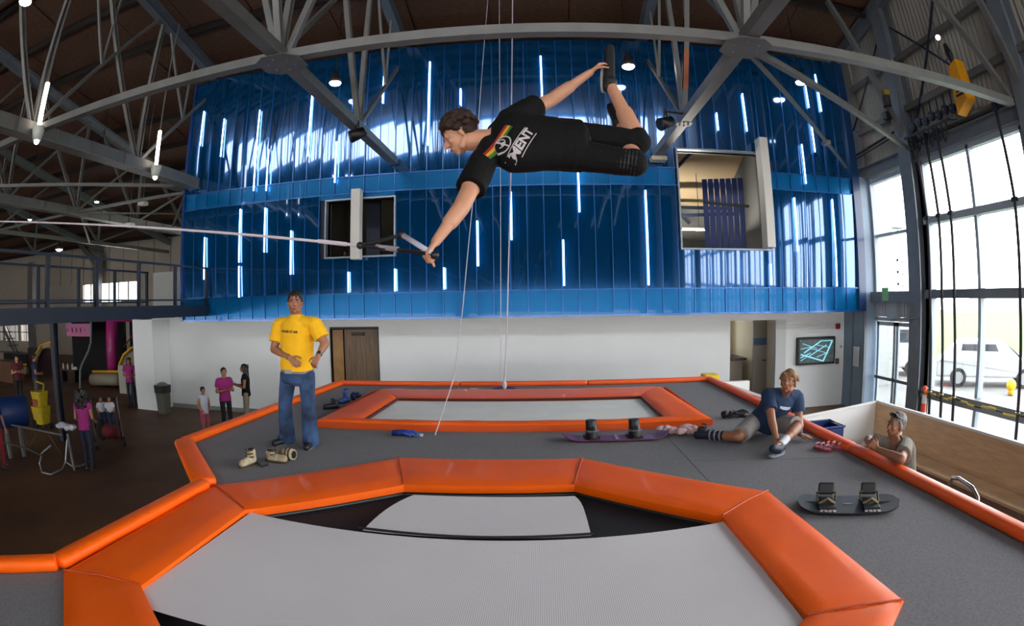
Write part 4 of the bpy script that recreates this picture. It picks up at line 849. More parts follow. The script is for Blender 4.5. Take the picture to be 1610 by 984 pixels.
def figure(label, J, shirt=None, pants=None, sleeve=.55, legs='long', shoe=None, hairm=None, hstyle='short', skin=None, s=1.0, vox=.007, girth=1.0, hands={}, shirt_rings=None, legw=1.0, name='person', face=True, loc=None, sock=None, drape=0, smile=False, detail=True):
    J = {k: (V(v) if v is not None and not isinstance(v, str) else v) for k, v in J.items()}
    base = V(loc) if loc is not None else V((J['anL']+J['anR'])/2)
    t = thing(name, label, 'person', base); skin = skin or skin_l
    B = MB(); g = girth
    rings = []
    for q, w, dp in BODY:
        c, A, F, d = torso_frame(J, q); rings.append((c, A*w*s*g*.96, F*dp*s*g*.96))
    B.loft(rings, 20)
    Mh = headmat(J['head'], J['fwd'], J['up'])
    C = (J['shL']+J['shR'])/2; nb = C + torso_frame(J, 1)[3]*.02*s
    B.cap(nb, J['head'] + Mh.to_3x3() @ V((0,-.025,-.06))*s, .064*s*g, .056*s*g)
    head(B, Mh, s)
    for S in 'LR':
        sh, el, wr = J['sh'+S], J['el'+S], J['wr'+S]; c, A, F, d = torso_frame(J, .95)
        B.cap(C.lerp(sh, .55), sh, .06*s*g, .055*s*g); B.cap(sh, el, .052*s*g, .041*s*g); B.cap(lerp(sh, el, .25), lerp(sh, el, .6), .053*s*g, .048*s*g)
        B.cap(el, wr, .041*s*g, .026*s); B.cap(lerp(el, wr, .1), lerp(el, wr, .45), .044*s*g, .037*s*g); 
        h = dict(d=(wr-el), pn=-F if False else (C-wr), th=F, curl=(.35,.4,.3)); h.update(hands.get(S, {}))
        hand(B, wr + V(h['d']).normalized()*.01, h['d'], h['pn'], h['th'], h['curl'], s*1.0, thumb=h.get('thumb', .5), fcurl=h.get('fcurl'))
        hp, kn, an = J['hip'+S], J['kn'+S], J['an'+S]
        B.cap(hp, kn, .084*s*g, .054*s*g); B.cap(kn, an, .052*s*g, .036*s); B.cap(lerp(kn, an, .15), lerp(kn, an, .45), .057*s*g, .050*s*g)
        to = J['toe'+S]; B.cap(an - (to-an).normalized()*.0*s, lerp(an, to, .45) , .034*s, .028*s)
    part('body', voxel(B, skin, vox, 4, fac=.45), None, t)
    if face: face_parts(t, Mh, s, hairm, smile=smile)
    if hairm: hair(t, Mh, s, hstyle, hairm)
    if shirt:
        H = MB(); rg = []
        for q, w, dp in (shirt_rings or SHIRT):
            c, A, F, d = torso_frame(J, q); rg.append((c + (F*drape if q < .6 else V()), A*w*s*g, F*dp*s*g))
        H.loft(rg, 24)
        for S in 'LR':
            sh, el = J['sh'+S], J['el'+S]
            H.cap(C.lerp(sh, .45), sh, .078*s*g, .064*s*g); e = lerp(sh, el, sleeve); H.fru(lerp(sh, el, -.05), e, .070*s*g, (.076 if sleeve < .9 else .05)*s*g)
            if sleeve > 1: H.fru(el, J['wr'+S], .052*s*g, .042*s*g); H.ell(el, .052*s*g)
        sm_ = voxel(H, shirt, vox, 3, fac=.5); folds(sm_, .006*s); o = part('shirt', sm_, None, t)
        t['_shirt'] = o.name
    if pants:
        H = MB(); rg = []
        for q, w, dp in ((-.16,.110,.090),(-.08,.168,.124),(.05,.176,.128),(.16,.168,.120)):
            c, A, F, d = torso_frame(J, q); rg.append((c, A*w*s*g, F*dp*s*g))
        if J.get('skirt') is None: H.loft(rg, 24)
        for S in 'LR':
            hp, kn, an = J['hip'+S], J['kn'+S], J['an'+S]; w = legw*s*g
            if legs == 'long': H.cap(hp, kn, .098*w, .074*w); H.fru(kn, lerp(kn, an, 1.2), .074*w, .092*w); H.ell(kn, .074*w)
            elif legs == 'slim': H.cap(hp, kn, .092*w, .062*w); H.fru(kn, lerp(kn, an, .97), .062*w, .048*w); H.ell(kn, .062*w)
            elif legs == 'short': e = lerp(hp, kn, .92); H.cap(hp, lerp(hp, kn, .3), .100*w, .096*w); H.fru(lerp(hp, kn, .1), e, .098*w, .092*w)
            elif legs == 'knee': H.cap(hp, kn, .094*w, .072*w); H.fru(kn, lerp(kn, an, .12), .07*w, .066*w)
        pm_ = voxel(H, pants, vox, 3, fac=.5); folds(pm_, .005*s); part('trousers' if legs in ('long', 'slim') else 'shorts', pm_, None, t)
    if sock is None and pants and legs in ('long', 'slim'): sock = pants
    for S in 'LR':
        an, to, kn = J['an'+S], J['toe'+S], J['kn'+S]
        if sock is not None:
            part('sock', voxel(MB().fru(lerp(kn, an, .68), lerp(kn, an, 1.02), .043*s, .043*s).cap(an, lerp(an, to, .5), .042*s, .038*s), sock, vox, 2), None, t)
        if shoe:
            d = (to-an); dn = d.normalized(); upv = (kn-an).normalized(); flat = abs(upv.dot(dn)) > .75; upv = (upv - dn*upv.dot(dn)).normalized(); sd = dn.cross(upv); LL = max(d.length, .12*s)
            b = an - upv*(.045*s if not flat else .0)
            H = MB().cap(b - dn*.045*s, b + dn*.03*s, .044*s, .042*s).cap(b + dn*.03*s, b + dn*(LL+.0) - upv*.008*s, .046*s, .036*s).cap(an + upv*.015*s - dn*.01*s, b, .046*s, .045*s)
            so = part('shoe', voxel(H, shoe, max(.006, vox*.8), 3), None, t)
            part('sole', MB().loft([(b - upv*.045*s, dn*.135*s + sd*0, sd*.046*s), (b - upv*.030*s, dn*.138*s, sd*.048*s)], 20).xf(Matrix.Translation(dn*.045*s)), mat('sole_grey', '8b8b8c', .7), so)
    return t
def folds(me, a, fr=1.0):
    n = len(me.vertices); c = np.empty(n*3); me.vertices.foreach_get('co', c); c = c.reshape(-1, 3); nr = np.array([v.normal[:] for v in me.vertices])
    d = np.array([noise.noise(V(p)*8.0*fr)*.6 + noise.noise(V((p[0]*22, p[1]*22, p[2]*9))*fr)*.45 for p in c]); c += nr*(d*a)[:, None]
    me.vertices.foreach_set('co', c.ravel()); me.update()
def decal(t, target, tris, m, o, u, v, n, name='print', off=.004, depth=.6):  # 2-D triangles wrapped on a garment
    me = target.data; M = target.matrix_basis.copy(); base = V(t.location)
    bv = BVHTree.FromPolygons([tuple(x.co + base) for x in me.vertices], [tuple(p.vertices) for p in me.polygons])
    vs = []; fs = []
    u, v, n = V(u).normalized(), V(v).normalized(), V(n).normalized()
    for poly in tris:
        k = len(vs); ok = True; pp = []
        for (x, y) in poly:
            p = V(o) + u*x + v*y; h = bv.ray_cast(p + n*.3, -n, depth)
            if h[0] is None: ok = False; break
            pp.append(h[0] + n*off)
        if ok: vs += pp; fs.append(tuple(range(k, k+len(pp))))
    if fs: part(name, MB().add(vs, fs), m, t)
def text_tris(txt, size, cell=None, bold=0):
    c = bpy.data.curves.new('t', 'FONT'); c.body = txt; c.size = size; c.align_x = 'CENTER'; c.align_y = 'CENTER'; c.offset = bold; c.resolution_u = 2
    o = bpy.data.objects.new('t', c); COL.objects.link(o); dg = bpy.context.evaluated_depsgraph_get(); dg.update()
    me = bpy.data.meshes.new_from_object(o.evaluated_get(dg)); me.calc_loop_triangles()
    r = [[(me.vertices[i].co.x, me.vertices[i].co.y) for i in q.vertices] for q in me.loop_triangles]; bpy.data.objects.remove(o); return r
def rect(x0, x1, y0, y1, n=6, m=3):
    return [[(x0+(x1-x0)*i/n, y0+(y1-y0)*j/m), (x0+(x1-x0)*(i+1)/n, y0+(y1-y0)*j/m), (x0+(x1-x0)*(i+1)/n, y0+(y1-y0)*(j+1)/m), (x0+(x1-x0)*i/n, y0+(y1-y0)*(j+1)/m)] for i in range(n) for j in range(m)]
def annulus(cx, cy, r0, r1, n=24): return [[(cx+r*math.cos(a), cy+r*math.sin(a)) for r, a in ((r0, 2*PI*i/n), (r1, 2*PI*i/n), (r1, 2*PI*(i+1)/n), (r0, 2*PI*(i+1)/n))] for i in range(n)]
# ---------------------------------------------------------------- the airborne man
blkcl = cloth('black_cotton', '060607', var=.2, spec=.25); hair_br = mat('brown_hair', '2b1409', .8, var=.5, scale=60); hair_dk = mat('dark_hair', '140e0c', .6, var=.3, scale=60); hair_bk = mat('black_hair', '0a0809', .5)
Y = 3.5
fl = dict(head=at(722, 212, y=3.42), fwd=(-.80, -.16, -.52), up=(-.50, .02, .82),
  shR=at(760, 254, y=3.36), elR=at(726, 325, y=3.12), wrR=at(685, 380, y=3.0),
  shL=at(800, 190, y=3.56), elL=at(868, 156, y=3.78), wrL=at(928, 114, y=3.82),
  hipL=at(905, 214, y=3.60), hipR=at(902, 243, y=3.46), front=(0, -1, -.35),
  knL=at(1004, 224, y=3.56), anL=at(957, 128, y=3.80), toeL=at(960, 76, y=3.88),
  knR=at(998, 257, y=3.42), anR=at(975, 196, y=3.86), toeR=at(960, 168, y=4.02))
hd_ = (fl['wrR']-fl['elR'])
barA, barB = at(632, 369, y=3.12), at(682, 400, y=2.92)
gr = (barB-barA).normalized()
A_ = figure('airborne young man in black shirt gripping a tow handle and his own foot', fl, shirt=blkcl, pants=blkcl, legs='knee', sleeve=.62, hairm=hair_br, hstyle='curly', skin=skin_l, vox=.0062, shoe=mat('black_shoe', '0d0d10', .6), loc=at(850, 240, y=3.5), s=1.10, girth=1.14, legw=.96,
  shirt_rings=[(-.08,.168,.128),(.05,.172,.128),(.2,.170,.125),(.4,.178,.125),(.62,.192,.128),(.82,.196,.126),(.95,.170,.104),(1.03,.125,.086),(1.08,.075,.066)],
  hands={'R': dict(d=hd_, pn=(.2,-.1,-1), th=-gr, curl=(1.1,1.3,.9), thumb=1.4), 'L': dict(d=(fl['wrL']-fl['elL'])+V((.1,0,.12)), pn=(.5,.1,-.3), th=(-.2,-.3,.8), curl=(.5,.7,.5), thumb=.9)})
part('sock', voxel(MB().fru(lerp(fl['knL'], fl['anL'], .88), fl['anL'], .042, .040).cap(fl['anL'], lerp(fl['anL'], fl['toeL'], .5), .045, .04), blkcl, .006, 2), None, A_)
kp = MB(); a, b = fl['hipR'].lerp(fl['knR'], .42), fl['knR']
rg = []; aa, bb_, dd = basis(b-a)
for i in range(25):
    q = i/24; r = (.092-.010*q)*(1+.035*math.cos(i*PI)); r *= 1 if q < .9 else (1-(q-.9)*3); rg.append((a.lerp(b + dd*.05, q), aa*r, bb_*r))
part('knee_pad', kp.loft(rg, 20), mat('ribbed_pad', '1f2125', .6), A_, smooth=True, label='ribbed black knee pad')
sh = bpy.data.objects[A_['_shirt']]
sp = (fl['hipR']+fl['hipL'])/2 - (fl['shR']+fl['shL'])/2; sp.normalize(); vu = (fl['shL']-fl['shR']).normalized(); vu = (vu - sp*vu.dot(sp)).normalized()
nn = sp.cross(vu); nn = nn if nn.y < 0 else -nn
org = at(797, 240, y=3.35)
rot = .62
U = (vu*math.cos(.55) + sp*math.sin(.55)); Wd = (sp*math.cos(.55) - vu*math.sin(.55))    # text runs up the chest
for i, c_ in enumerate(('8c1414', 'c8901c', '2f6a24')):
    decal(A_, sh, rect(-.13, .13, .060-.018*i, .078-.018*i, 12, 1), mat('stripe_%s' % c_, c_, .7), org - Wd*.02, U, -Wd, nn, 'stripe', .004)
prt = mat('white_print', 'b9b2b2', .7)
decal(A_, sh, annulus(0, 0, 0, .05, 20), blkcl, org - Wd*.035, U, -Wd, nn, 'roundel_field', .006)
decal(A_, sh, annulus(0, 0, .042, .05) + annulus(0, 0, .0, .012) + rect(-.004,.004,-.04,.04,1,4) + annulus(0,.012,.02,.026), prt, org - Wd*.035, U, -Wd, nn, 'roundel', .008)
decal(A_, sh, text_tris('ELEMENT', .078, bold=.003), prt, org + Wd*.065 - U*.0, U, -Wd, nn, 'lettering', .008)
decal(A_, sh, rect(-.17, .16, .036, .041, 12, 1), prt, org + Wd*.065, U, -Wd, nn, 'lettering_border', .008)
decal(A_, sh, rect(-.17, .16, -.045, -.040, 12, 1), prt, org + Wd*.065, U, -Wd, nn, 'lettering_border', .008)
# tow handle and line
th = thing('water_ski_handle', 'tow rope handle with pale grip held out by the airborne man', 'handle', barA)
part('grip', MB().tube([barA, barB], .016, 12), mat('pale_grip', 'b9b6c4', .5), th, smooth=True)
part('end_knob', MB().ell(barA, .026), blk, th, smooth=True); part('end_knob', MB().ell(barB + gr*.01, .024), blk, th, smooth=True)
yk = at(566, 386, y=3.1)
part('bridle', MB().tube([barA, at(608, 376, y=3.12), yk], .011, 8), blk, th); part('bridle', MB().tube([barB, at(638, 394, y=3.0), at(600, 390, y=3.06), yk], .011, 8), blk, th)
part('bridle_sleeve', MB().tube([at(626, 392, y=3.02), at(592, 388, y=3.08)], .016, 8), mat('sleeve_grey', '8c8890', .6), th)
ropem = mat('pale_rope', 'c9bfc8', .7)
p0 = yk; p1 = at(0, 350, y=3.9); pts = [p0.lerp(p1, k/12) + V((0, 0, -.10*math.sin(PI*k/12)*0)) for k in range(13)]
tl = thing('tow_rope', 'taut pale tow rope running to the left from the handle', 'rope', p0)
part('rope', MB().tube([at(566, 386, y=3.1), at(400, 370, y=3.25), at(240, 358, y=3.45), at(100, 351, y=3.7), at(-60, 347, y=4.0)], .009, 8), ropem, tl)
part('knot', MB().ell(yk, .022), blk, tl, smooth=True)
part('splice', MB().tube([at(545, 384, y=3.12), at(500, 379, y=3.16)], .013, 8), ropem, tl)
# ---------------------------------------------------------------- man in the yellow shirt
yc = cloth('yellow_cotton', 'eeb408', var=.05); jean = mat('blue_denim', '0e1a30', .85, col2='35557f', scale=5, bump=.4, bscale=16, bdist=.03)
Y = 5.8
ym = dict(head=at(464, 475, y=5.76), fwd=(.35, -.93, -.05), up=(0, 0, 1), shR=at(441, 509, y=5.86), shL=at(494, 508, y=5.74), elR=at(431, 549, y=5.78), wrR=at(455, 562, y=5.62), elL=at(511, 540, y=5.72), wrL=at(500, 560, y=5.60),
  hipR=at(453, 592, y=5.84), hipL=at(482, 592, y=5.78), knR=at(448, 640, y=5.80), knL=at(485, 640, y=5.74), front=(.1, -1, 0))
f1, f2 = at(440, 703, z=DZ+.01), at(487, 702, z=DZ+.01)
ym.update(anR=V((f1.x, 5.86, DZ+.10)), anL=V((f2.x, 5.80, DZ+.10)), toeR=V((f1.x-.10, 5.70, DZ+.09)), toeL=V((f2.x+.02, 5.62, DZ+.09)))
B_ = figure('man in yellow shirt and blue jeans standing on the grey deck', ym, shirt=yc, pants=jean, legs='long', sleeve=.72, hairm=hair_dk, skin=skin_m, vox=.0075, shoe=mat('dark_shoe', '16161a', .5), girth=1.10, s=1.10, legw=.92, drape=.01, shirt_rings=[(.13,.172,.130),(.2,.180,.136),(.35,.176,.130),(.62,.184,.132),(.82,.190,.130),(.95,.172,.112),(1.04,.140,.098),(1.12,.090,.078),(1.17,.066,.062)],
  hands={'R': dict(d=(.55,-.2,-.35), pn=(0,.9,-.2), th=(.3,-.1,.8), curl=(.5,.6,.4)), 'L': dict(d=(-.35,-.1,-.6), pn=(0,.9,-.2), th=(-.5,-.2,.6), curl=(.6,.7,.5))})
c, A, F, d = torso_frame({k: V(v) for k, v in ym.items()}, .07)
part('belt', MB().loft([(c + d*.035 - d*.02, A*.214, F*.162), (c + d*.035 + d*.018, A*.214, F*.162)], 28), mat('grey_belt', '77706a', .5), B_)
part('belt_buckle', MB().cbox(c + F*.165 + d*.035, (.10, .02, .05)), mat('buckle', '8f8d8a', .6, metal=.2), B_, bevel=.006)
part('watch', MB().tube([ym['wrL'] + (ym['elL']-ym['wrL']).normalized()*.02, ym['wrL'] + (ym['elL']-ym['wrL']).normalized()*.05], .036, 12), mat('watch_dark', '3a3a3a', .3, metal=.6), B_)
part('wristband', MB().tube([ym['wrR'] + (ym['elR']-ym['wrR']).normalized()*.02, ym['wrR'] + (ym['elR']-ym['wrR']).normalized()*.045], .035, 12), mat('band_tan', '8a7a5c', .6), B_)
c, A, F, d = torso_frame({k: V(v) for k, v in ym.items()}, .86)
decal(B_, bpy.data.objects[B_['_shirt']], text_tris('HOUSE OF AIR', .036, bold=.0015), mat('dark_print', '3a2c10', .7), c + V((0, 0, -.0)), -A if A.x < 0 else A, d, F, 'lettering', .006)
# ---------------------------------------------------------------- seated man in navy
navy = cloth('navy_cotton', '142c4c', var=.12); greysh = cloth('grey_shorts', '8b8480', var=.1); blond = mat('sandy_hair', '7d5d38', .6, var=.3, scale=50)
kn1 = at(1160, 698, y=5.75); kn1.z = DZ+.075
sm = dict(head=at(1240, 599, y=5.72), fwd=(-.62, -.78, .10), up=(.10, -.05, 1), shR=at(1207, 620, y=5.86), shL=at(1253, 622, y=5.98), front=(-.35, -1, 0),
  hipR=V((2.56, 6.18, DZ+.16)), hipL=V((2.78, 6.12, DZ+.13)), elR=at(1214, 664, y=5.55), wrR=at(1221, 689, y=5.40), elL=at(1257, 664, y=5.9), wrL=V((2.98, 5.72, DZ+.07)),
  knR=V((2.20, 5.76, DZ+.10)), anR=V((1.93, 6.02, DZ+.07)), toeR=V((1.80, 6.12, DZ+.06)), knL=V((2.90, 5.62, DZ+.20)), anL=V((2.50, 5.25, DZ+.10)), toeL=V((2.34, 5.13, DZ+.12)))
C_ = figure('man in navy shirt and grey shorts sitting on the deck looking up', sm, shirt=navy, pants=greysh, legs='short', sleeve=.6, hairm=blond, hstyle='shaggy', skin=skin_m, vox=.007, girth=1.04, s=1.13, smile=True, loc=(2.5, 5.8, DZ),
  hands={'R': dict(d=(.05,-.1,-.8), pn=(.1,.5,-.4), th=(.7,-.3,0), curl=(.4,.5,.4)), 'L': dict(d=(.55,-.55,-.12), pn=(0,0,-1), th=(-.7,-.5,0), curl=(.05,.1,.1), thumb=.2)})
lan, lto, lkn = sm['anL'], sm['toeL'], sm['knL']
part('sock', voxel(MB().fru(lkn.lerp(lan, .62), lan, .046, .046), mat('white_sock', 'c9cdd2', .8), .007, 1), None, C_, label='white ankle sock')
dn = (lan-lkn).normalized()
part('shoe', voxel(MB().cap(lan + V((.02,.02,-.02)), lan + V((-.05,-.045,-.03)), .058, .056).cap(lan + V((-.05,-.05,-.03)), lan + V((-.13,-.10,.0)), .056, .045), mat('navy_shoe', '0d1830', .6), .007, 3), None, C_, label='navy trainer')
part('sole', MB().loft([(lan + V((-.05,-.05,-.088)), V((.12,.09,0)), V((-.035,.045,0))), (lan + V((-.05,-.05,-.07)), V((.122,.092,0)), V((-.036,.047,0)))], 20), mat('navy_sole', '9aa3ad', .6), C_)
rk, ra = sm['knR'], sm['anR']
part('leg_brace', voxel(MB().fru(rk.lerp(ra, .50), rk.lerp(ra, 1.0), .058, .056).cap(ra, ra + V((-.13,.10,-.01)), .055, .045), mat('dark_brace', '141a30', .6, var=.3), .007, 2), None, C_, label='dark brace boot')
for k in range(3):
    p = rk.lerp(ra, .58+.17*k); part('brace_strap', MB().tube([p, p + (ra-rk).normalized()*.02], .062, 12), mat('brace_grey', '8d8f98', .5), C_)
part('wristband', MB().tube([sm['wrL'] + V((0,0,.02)), sm['wrL'] + V((0,.01,.045))], .036, 12), mat('band_blue', '20336a', .6), C_)
c, A, F, d = torso_frame({k: V(v) for k, v in sm.items()}, .84)
decal(C_, bpy.data.objects[C_['_shirt']], text_tris('PRESIDIO', .042, bold=.003), mat('pale_print', 'c5ccd8', .7), c + A*(.02 if A.x > 0 else -.02), A if A.x > 0 else -A, d, F, 'lettering', .006)
# ---------------------------------------------------------------- man leaning on the right edge
gt = cloth('grey_olive_cotton', '6f675c', var=.1); greyh = mat('grey_hair', '6a6662', .6, var=.4, scale=60)
lm = dict(head=at(1409, 668, x=3.70), fwd=(-.95, -.10, .08), up=(.08, -.05, 1), shR=at(1390, 699, x=3.56), shL=at(1424, 700, x=3.76), front=(-1, .1, 0),
  hipR=V((4.05, 5.0, 1.02)), hipL=V((4.1, 4.78, 1.02)), elR=V((3.42, 4.86, DZ+.16)), wrR=V((3.26, 4.62, DZ+.20)), elL=at(1417, 722, z=DZ+.17), wrL=at(1380, 706, z=DZ+.20),
  knR=V((4.02, 5.02, .53)), knL=V((4.05, 4.75, .53)), anR=V((4.08, 5.03, .095)), anL=V((4.12, 4.73, .095)), toeR=V((3.9, 5.05, .07)), toeL=V((3.93, 4.73, .07)))
D_ = figure('grey haired man in olive grey shirt leaning his arms on the deck edge', lm, shirt=gt, pants=cloth('dark_trousers', '2b3038'), legs='long', sleeve=.72, hairm=greyh, hstyle='grey', skin=skin_m, vox=.0075, girth=1.06, s=1.14, shoe=mat('dark_shoe', '16161a', .5), loc=(4.08, 4.9, 0), smile=True,
  hands={'R': dict(d=(-.25,-.5,.25), pn=(-.1,-.9,0), th=(0,0,1), curl=(.8,.9,.6)), 'L': dict(d=(-.25,.4,.25), pn=(-.1,.9,0), th=(0,0,1), curl=(.9,1.0,.6))})
Mh = headmat(lm['head'], lm['fwd'], lm['up'])
part('sunglasses', MB().cap((-.04,.06,.095), (-.01,.065,.10), .018).cap((.04,.06,.095), (.01,.065,.10), .018).cap((.075,-.02,.06), (.06,.05,.09), .006).cap((-.075,-.02,.06), (-.06,.05,.09), .006).xf(Mh @ Matrix.Scale(1.14, 4)), mat('lens_dark', '0c0f14', .15, coat=.5), D_, smooth=True)
# ---------------------------------------------------------------- people on the hall floor
def stand(px, py, z, face_deg, h, **k):
    p = at(px, py, z=z); return stand_at(V((p.x, p.y, 0)), face_deg, h, **k)
def stand_at(p, face_deg, h, label=None, arm='down', stride=0, **k):
    s = h/1.78; a = math.radians(face_deg); f = V((math.sin(a), -math.cos(a), 0)); r = V((-f.y, f.x, 0))*-1   # face_deg 0 looks at the camera side (-y)
    L = lambda x, y, z: p + r*x*s + f*y*s + V((0, 0, z*s))
    J = dict(head=L(0, .03, 1.655), fwd=f, up=V((0,0,1)), front=f, shL=L(-.175, 0, 1.45), shR=L(.175, 0, 1.45), hipL=L(-.09, 0, .95), hipR=L(.09, 0, .95),
      knL=L(-.10, .03+stride*.6, .51), knR=L(.10, .03-stride*.3, .51), anL=L(-.11, stride, .095), anR=L(.11, -stride, .095+abs(stride)*.15), toeL=L(-.13, .15+stride, .07), toeR=L(.13, .15-stride, .07+abs(stride)*.05))
    arms = {'down': ((-.24,-.02,1.15), (-.25,.08,.90), (.24,-.02,1.15), (.25,.08,.90)), 'front': ((-.23,0,1.15), (-.08,.20,1.12), (.23,0,1.15), (.08,.20,1.10)), 'push': ((-.23,.02,1.15), (-.2,.27,1.02), (.23,.02,1.15), (.2,.27,1.02)),
      'hip': ((-.32,-.08,1.16), (-.17,.05,1.0), (.24,0,1.14), (.2,.2,1.0)), 'hold': ((-.24,.02,1.16), (-.1,.25,1.2), (.24,.02,1.16), (.12,.26,1.2))}[arm]
    for kk, q in zip(('elL','wrL','elR','wrR'), arms): J[kk] = L(*q)
    k.setdefault('vox', .011); k.setdefault('shoe', mat('dark_shoe', '16161a', .5)); k.setdefault('hairm', hair_bk)
    return figure(label, J, s=s, loc=p, **k)
pink = cloth('magenta_cotton', '8c1a66', var=.08); dj = mat('dark_denim', '16223a', .85, var=.2, scale=4); blkt = cloth('black_trousers', '0e0e11'); khaki = cloth('khaki_cotton', '8f8470'); whitec = cloth('white_cotton', 'b9bcc4', var=.04); pinksh = cloth('pink_shorts', 'a34a5c')
stand(143, 738, 0, 205, 1.60, label='woman in magenta shirt and jeans seen from behind walking with a stroller', arm='push', stride=.07, shirt=pink, pants=dj, legs='slim', sleeve=.35, hstyle='wild', skin=skin_m, girth=.94)
stand(208, 640, 0, 40, 1.60, label='woman in magenta shirt standing with folded arms by the inflatable slide', arm='front', shirt=pink, pants=dj, legs='slim', sleeve=.5, hstyle='long', skin=skin_m, girth=.9)
stand_at(V((-7.75, 10.75, 0)), 75, 1.28, label='child in white sleeveless top and pink shorts with hand on hip', arm='hip', shirt=whitec, pants=pinksh, legs='short', sleeve=.12, hairm=hair_dk, hstyle='short', skin=skin_m, vox=.009, girth=1.0)
stand_at(V((-7.55, 11.45, 0)), 55, 1.66, label='person in magenta shirt and black trousers talking beside the white wall', arm='hold', shirt=pink, pants=blkt, legs='slim', sleeve=.6, hstyle='short', skin=skin_m, girth=.98)
stand_at(V((-7.42, 12.3, 0)), -65, 1.66, label='woman in black top and khaki trousers with long black hair by the white wall', arm='hold', shirt=blkcl, pants=khaki, legs='long', sleeve=.3, hstyle='long', skin=skin_m, girth=.98)
stand_at(V((-16.1, 11.6, 0)), 150, 1.78, label='person in dark blue shirt and grey trousers bending by the dark blue post', arm='front', shirt=cloth('dark_blue_cotton', '141f38'), pants=cloth('grey_trousers', '3b3a38'), legs='long', sleeve=.6, hstyle='short', skin=skin_m)
stand_at(V((-17.2, 11.5, 0)), 60, 1.7, label='person in black and red top standing behind the yellow bucket', arm='hold', shirt=cloth('dark_red_cotton', '4a1218'), pants=blkt, legs='long', sleeve=.6, hstyle='short', skin=skin_l)
p_ = at(4, 730, z=0.1)
stand_at(V((p_.x-.05, p_.y, 0)), 90, 1.62, label='person in red trousers and navy top cut by the left edge of the view', arm='down', shirt=cloth('navy_top', '10204a'), pants=cloth('red_trousers', '7c1020'), legs='slim', sleeve=.9, hstyle='short', skin=skin_m)
hp_ = at(532, 397, y=13.9)
stand_at(V((hp_.x, 14.4, 3.6+.0)), 0, .98, label='small dark haired person looking out of the left opening in the blue wall', arm='down', shirt=cloth('maroon_cotton', '4a1d1d'), pants=blkt, legs='slim', sleeve=.6, hstyle='short', skin=skin_m, vox=.009)
# two children seated in a stroller
for px, lb in ((158, 'left small child in white top riding in the stroller'), (171, 'right small child in white top riding in the stroller')):
    p = at(px, 628, y=9.35); s = .56; f = V((.75, -.65, 0)); r = V((.65, .75, 0)); o = V((p.x, p.y, p.z-.27))
    L = lambda x, y, z: o + r*x*s + f*y*s + V((0, 0, z*s))
    J = dict(head=L(0,.03,.50), fwd=f, up=V((0,0,1)), front=f, shL=L(-.15,0,.30), shR=L(.15,0,.30), hipL=L(-.09,0,-.12), hipR=L(.09,0,-.12), knL=L(-.1,.4,-.05), knR=L(.1,.4,-.05), anL=L(-.1,.45,-.45), anR=L(.1,.45,-.45), toeL=L(-.1,.6,-.48), toeR=L(.1,.6,-.48), elL=L(-.22,.02,.05), elR=L(.22,.02,.05), wrL=L(-.12,.25,0), wrR=L(.12,.25,0))
    figure(lb, J, shirt=whitec, pants=dj, legs='long', sleeve=.6, hairm=hair_dk, hstyle='short', skin=skin_m, s=.62, vox=.009, loc=o, shoe=mat('dark_shoe', '16161a', .5))
# ================================================================ things lying on the deck
def D(px, py, dz=0): return at(px, py, z=DZ+dz)
def board(name, label, A, B, w, m, tip, cat='board', camber=0, rd=.55):
    t = thing(name, label, cat, (A+B)/2); d = (B-A); L = d.length; d.normalize(); s_ = V((d.y, -d.x, 0)); MBd = MB(); n = 32; rows = []
    for i in range(n+1):
        u = i/n; e = min(u, 1-u)*L; hw = w/2*math.sqrt(max(0.0, 1-(1-min(1, e/(w*rd)))**2)); lift = tip*max(0, 1-e/(w*.9))**2 + camber*math.sin(PI*u)
        c = A + d*L*u + V((0,0,lift)); rows.append((c, max(hw, .004)))
    vs = []
    for c, hw in rows: vs += [c-s_*hw+V((0,0,.012)), c+s_*hw+V((0,0,.012)), c+s_*hw+V((0,0,.0)), c-s_*hw+V((0,0,.0))]
    fs = [(4*i+k, 4*i+(k+1) % 4, 4*i+4+(k+1) % 4, 4*i+4+k) for i in range(n) for k in range(4)] + [(0,3,2,1), (4*n, 4*n+1, 4*n+2, 4*n+3)]
    part('deck', MBd.add(vs, fs), m, t); return t, d, s_, L
purp = mat('purple_board', '5a1f4c', .35, col2='86405f', scale=9, coat=.4)
A0, B0 = D(884, 690, .02), D(1052, 686, .02)
t, d, s_, L = board('wakeboard', 'purple patterned board with two black bindings against the far trampoline pad', A0, B0, .26, purp, .06)
part('graphic', MB().cbox((A0+B0)/2 + V((0,0,.016)), (.03, .2, .004)), mat('board_graphic', 'b8a0b4', .4), t)
def shell_boot(t, c, d, up=.2, m=blk, r=.075):
    part('binding', voxel(MB().loft([(c, d*r*1.5, V((-d.y, d.x, 0))*r*.95), (c+V((0,0,up*.35)), d*r*1.35, V((-d.y, d.x, 0))*r*.9), (c+V((0,0,up*.7))-d*.02, d*r*.9, V((-d.y, d.x, 0))*r*.85), (c+V((0,0,up))-d*.03, d*r*.85, V((-d.y, d.x, 0))*r*.9)], 18), m, .007, 3), None, t)
    part('strap', MB().tube([c+V((0,0,up*.4))+V((-d.y, d.x, 0))*r*a+d*b*r for a, b in ((1,.2),(.7,.9),(0,1.1),(-.7,.9),(-1,.2))], .014, 6), mat('binding_grey', '55555c', .5), t)
    part('base_plate', MB().loft([(c-V((0,0,.005)), d*r*1.7, V((-d.y, d.x, 0))*r*1.15), (c+V((0,0,.012)), d*r*1.7, V((-d.y, d.x, 0))*r*1.15)], 18, 4), m, t)
for k in (.27, .67):
    c = A0.lerp(B0, k)+V((0,0,.02)); shell_boot(t, c, V((.2,-1,0)).normalized(), .2)
blkb = mat('matt_black_board', '1a1a1d', .45, var=.15)
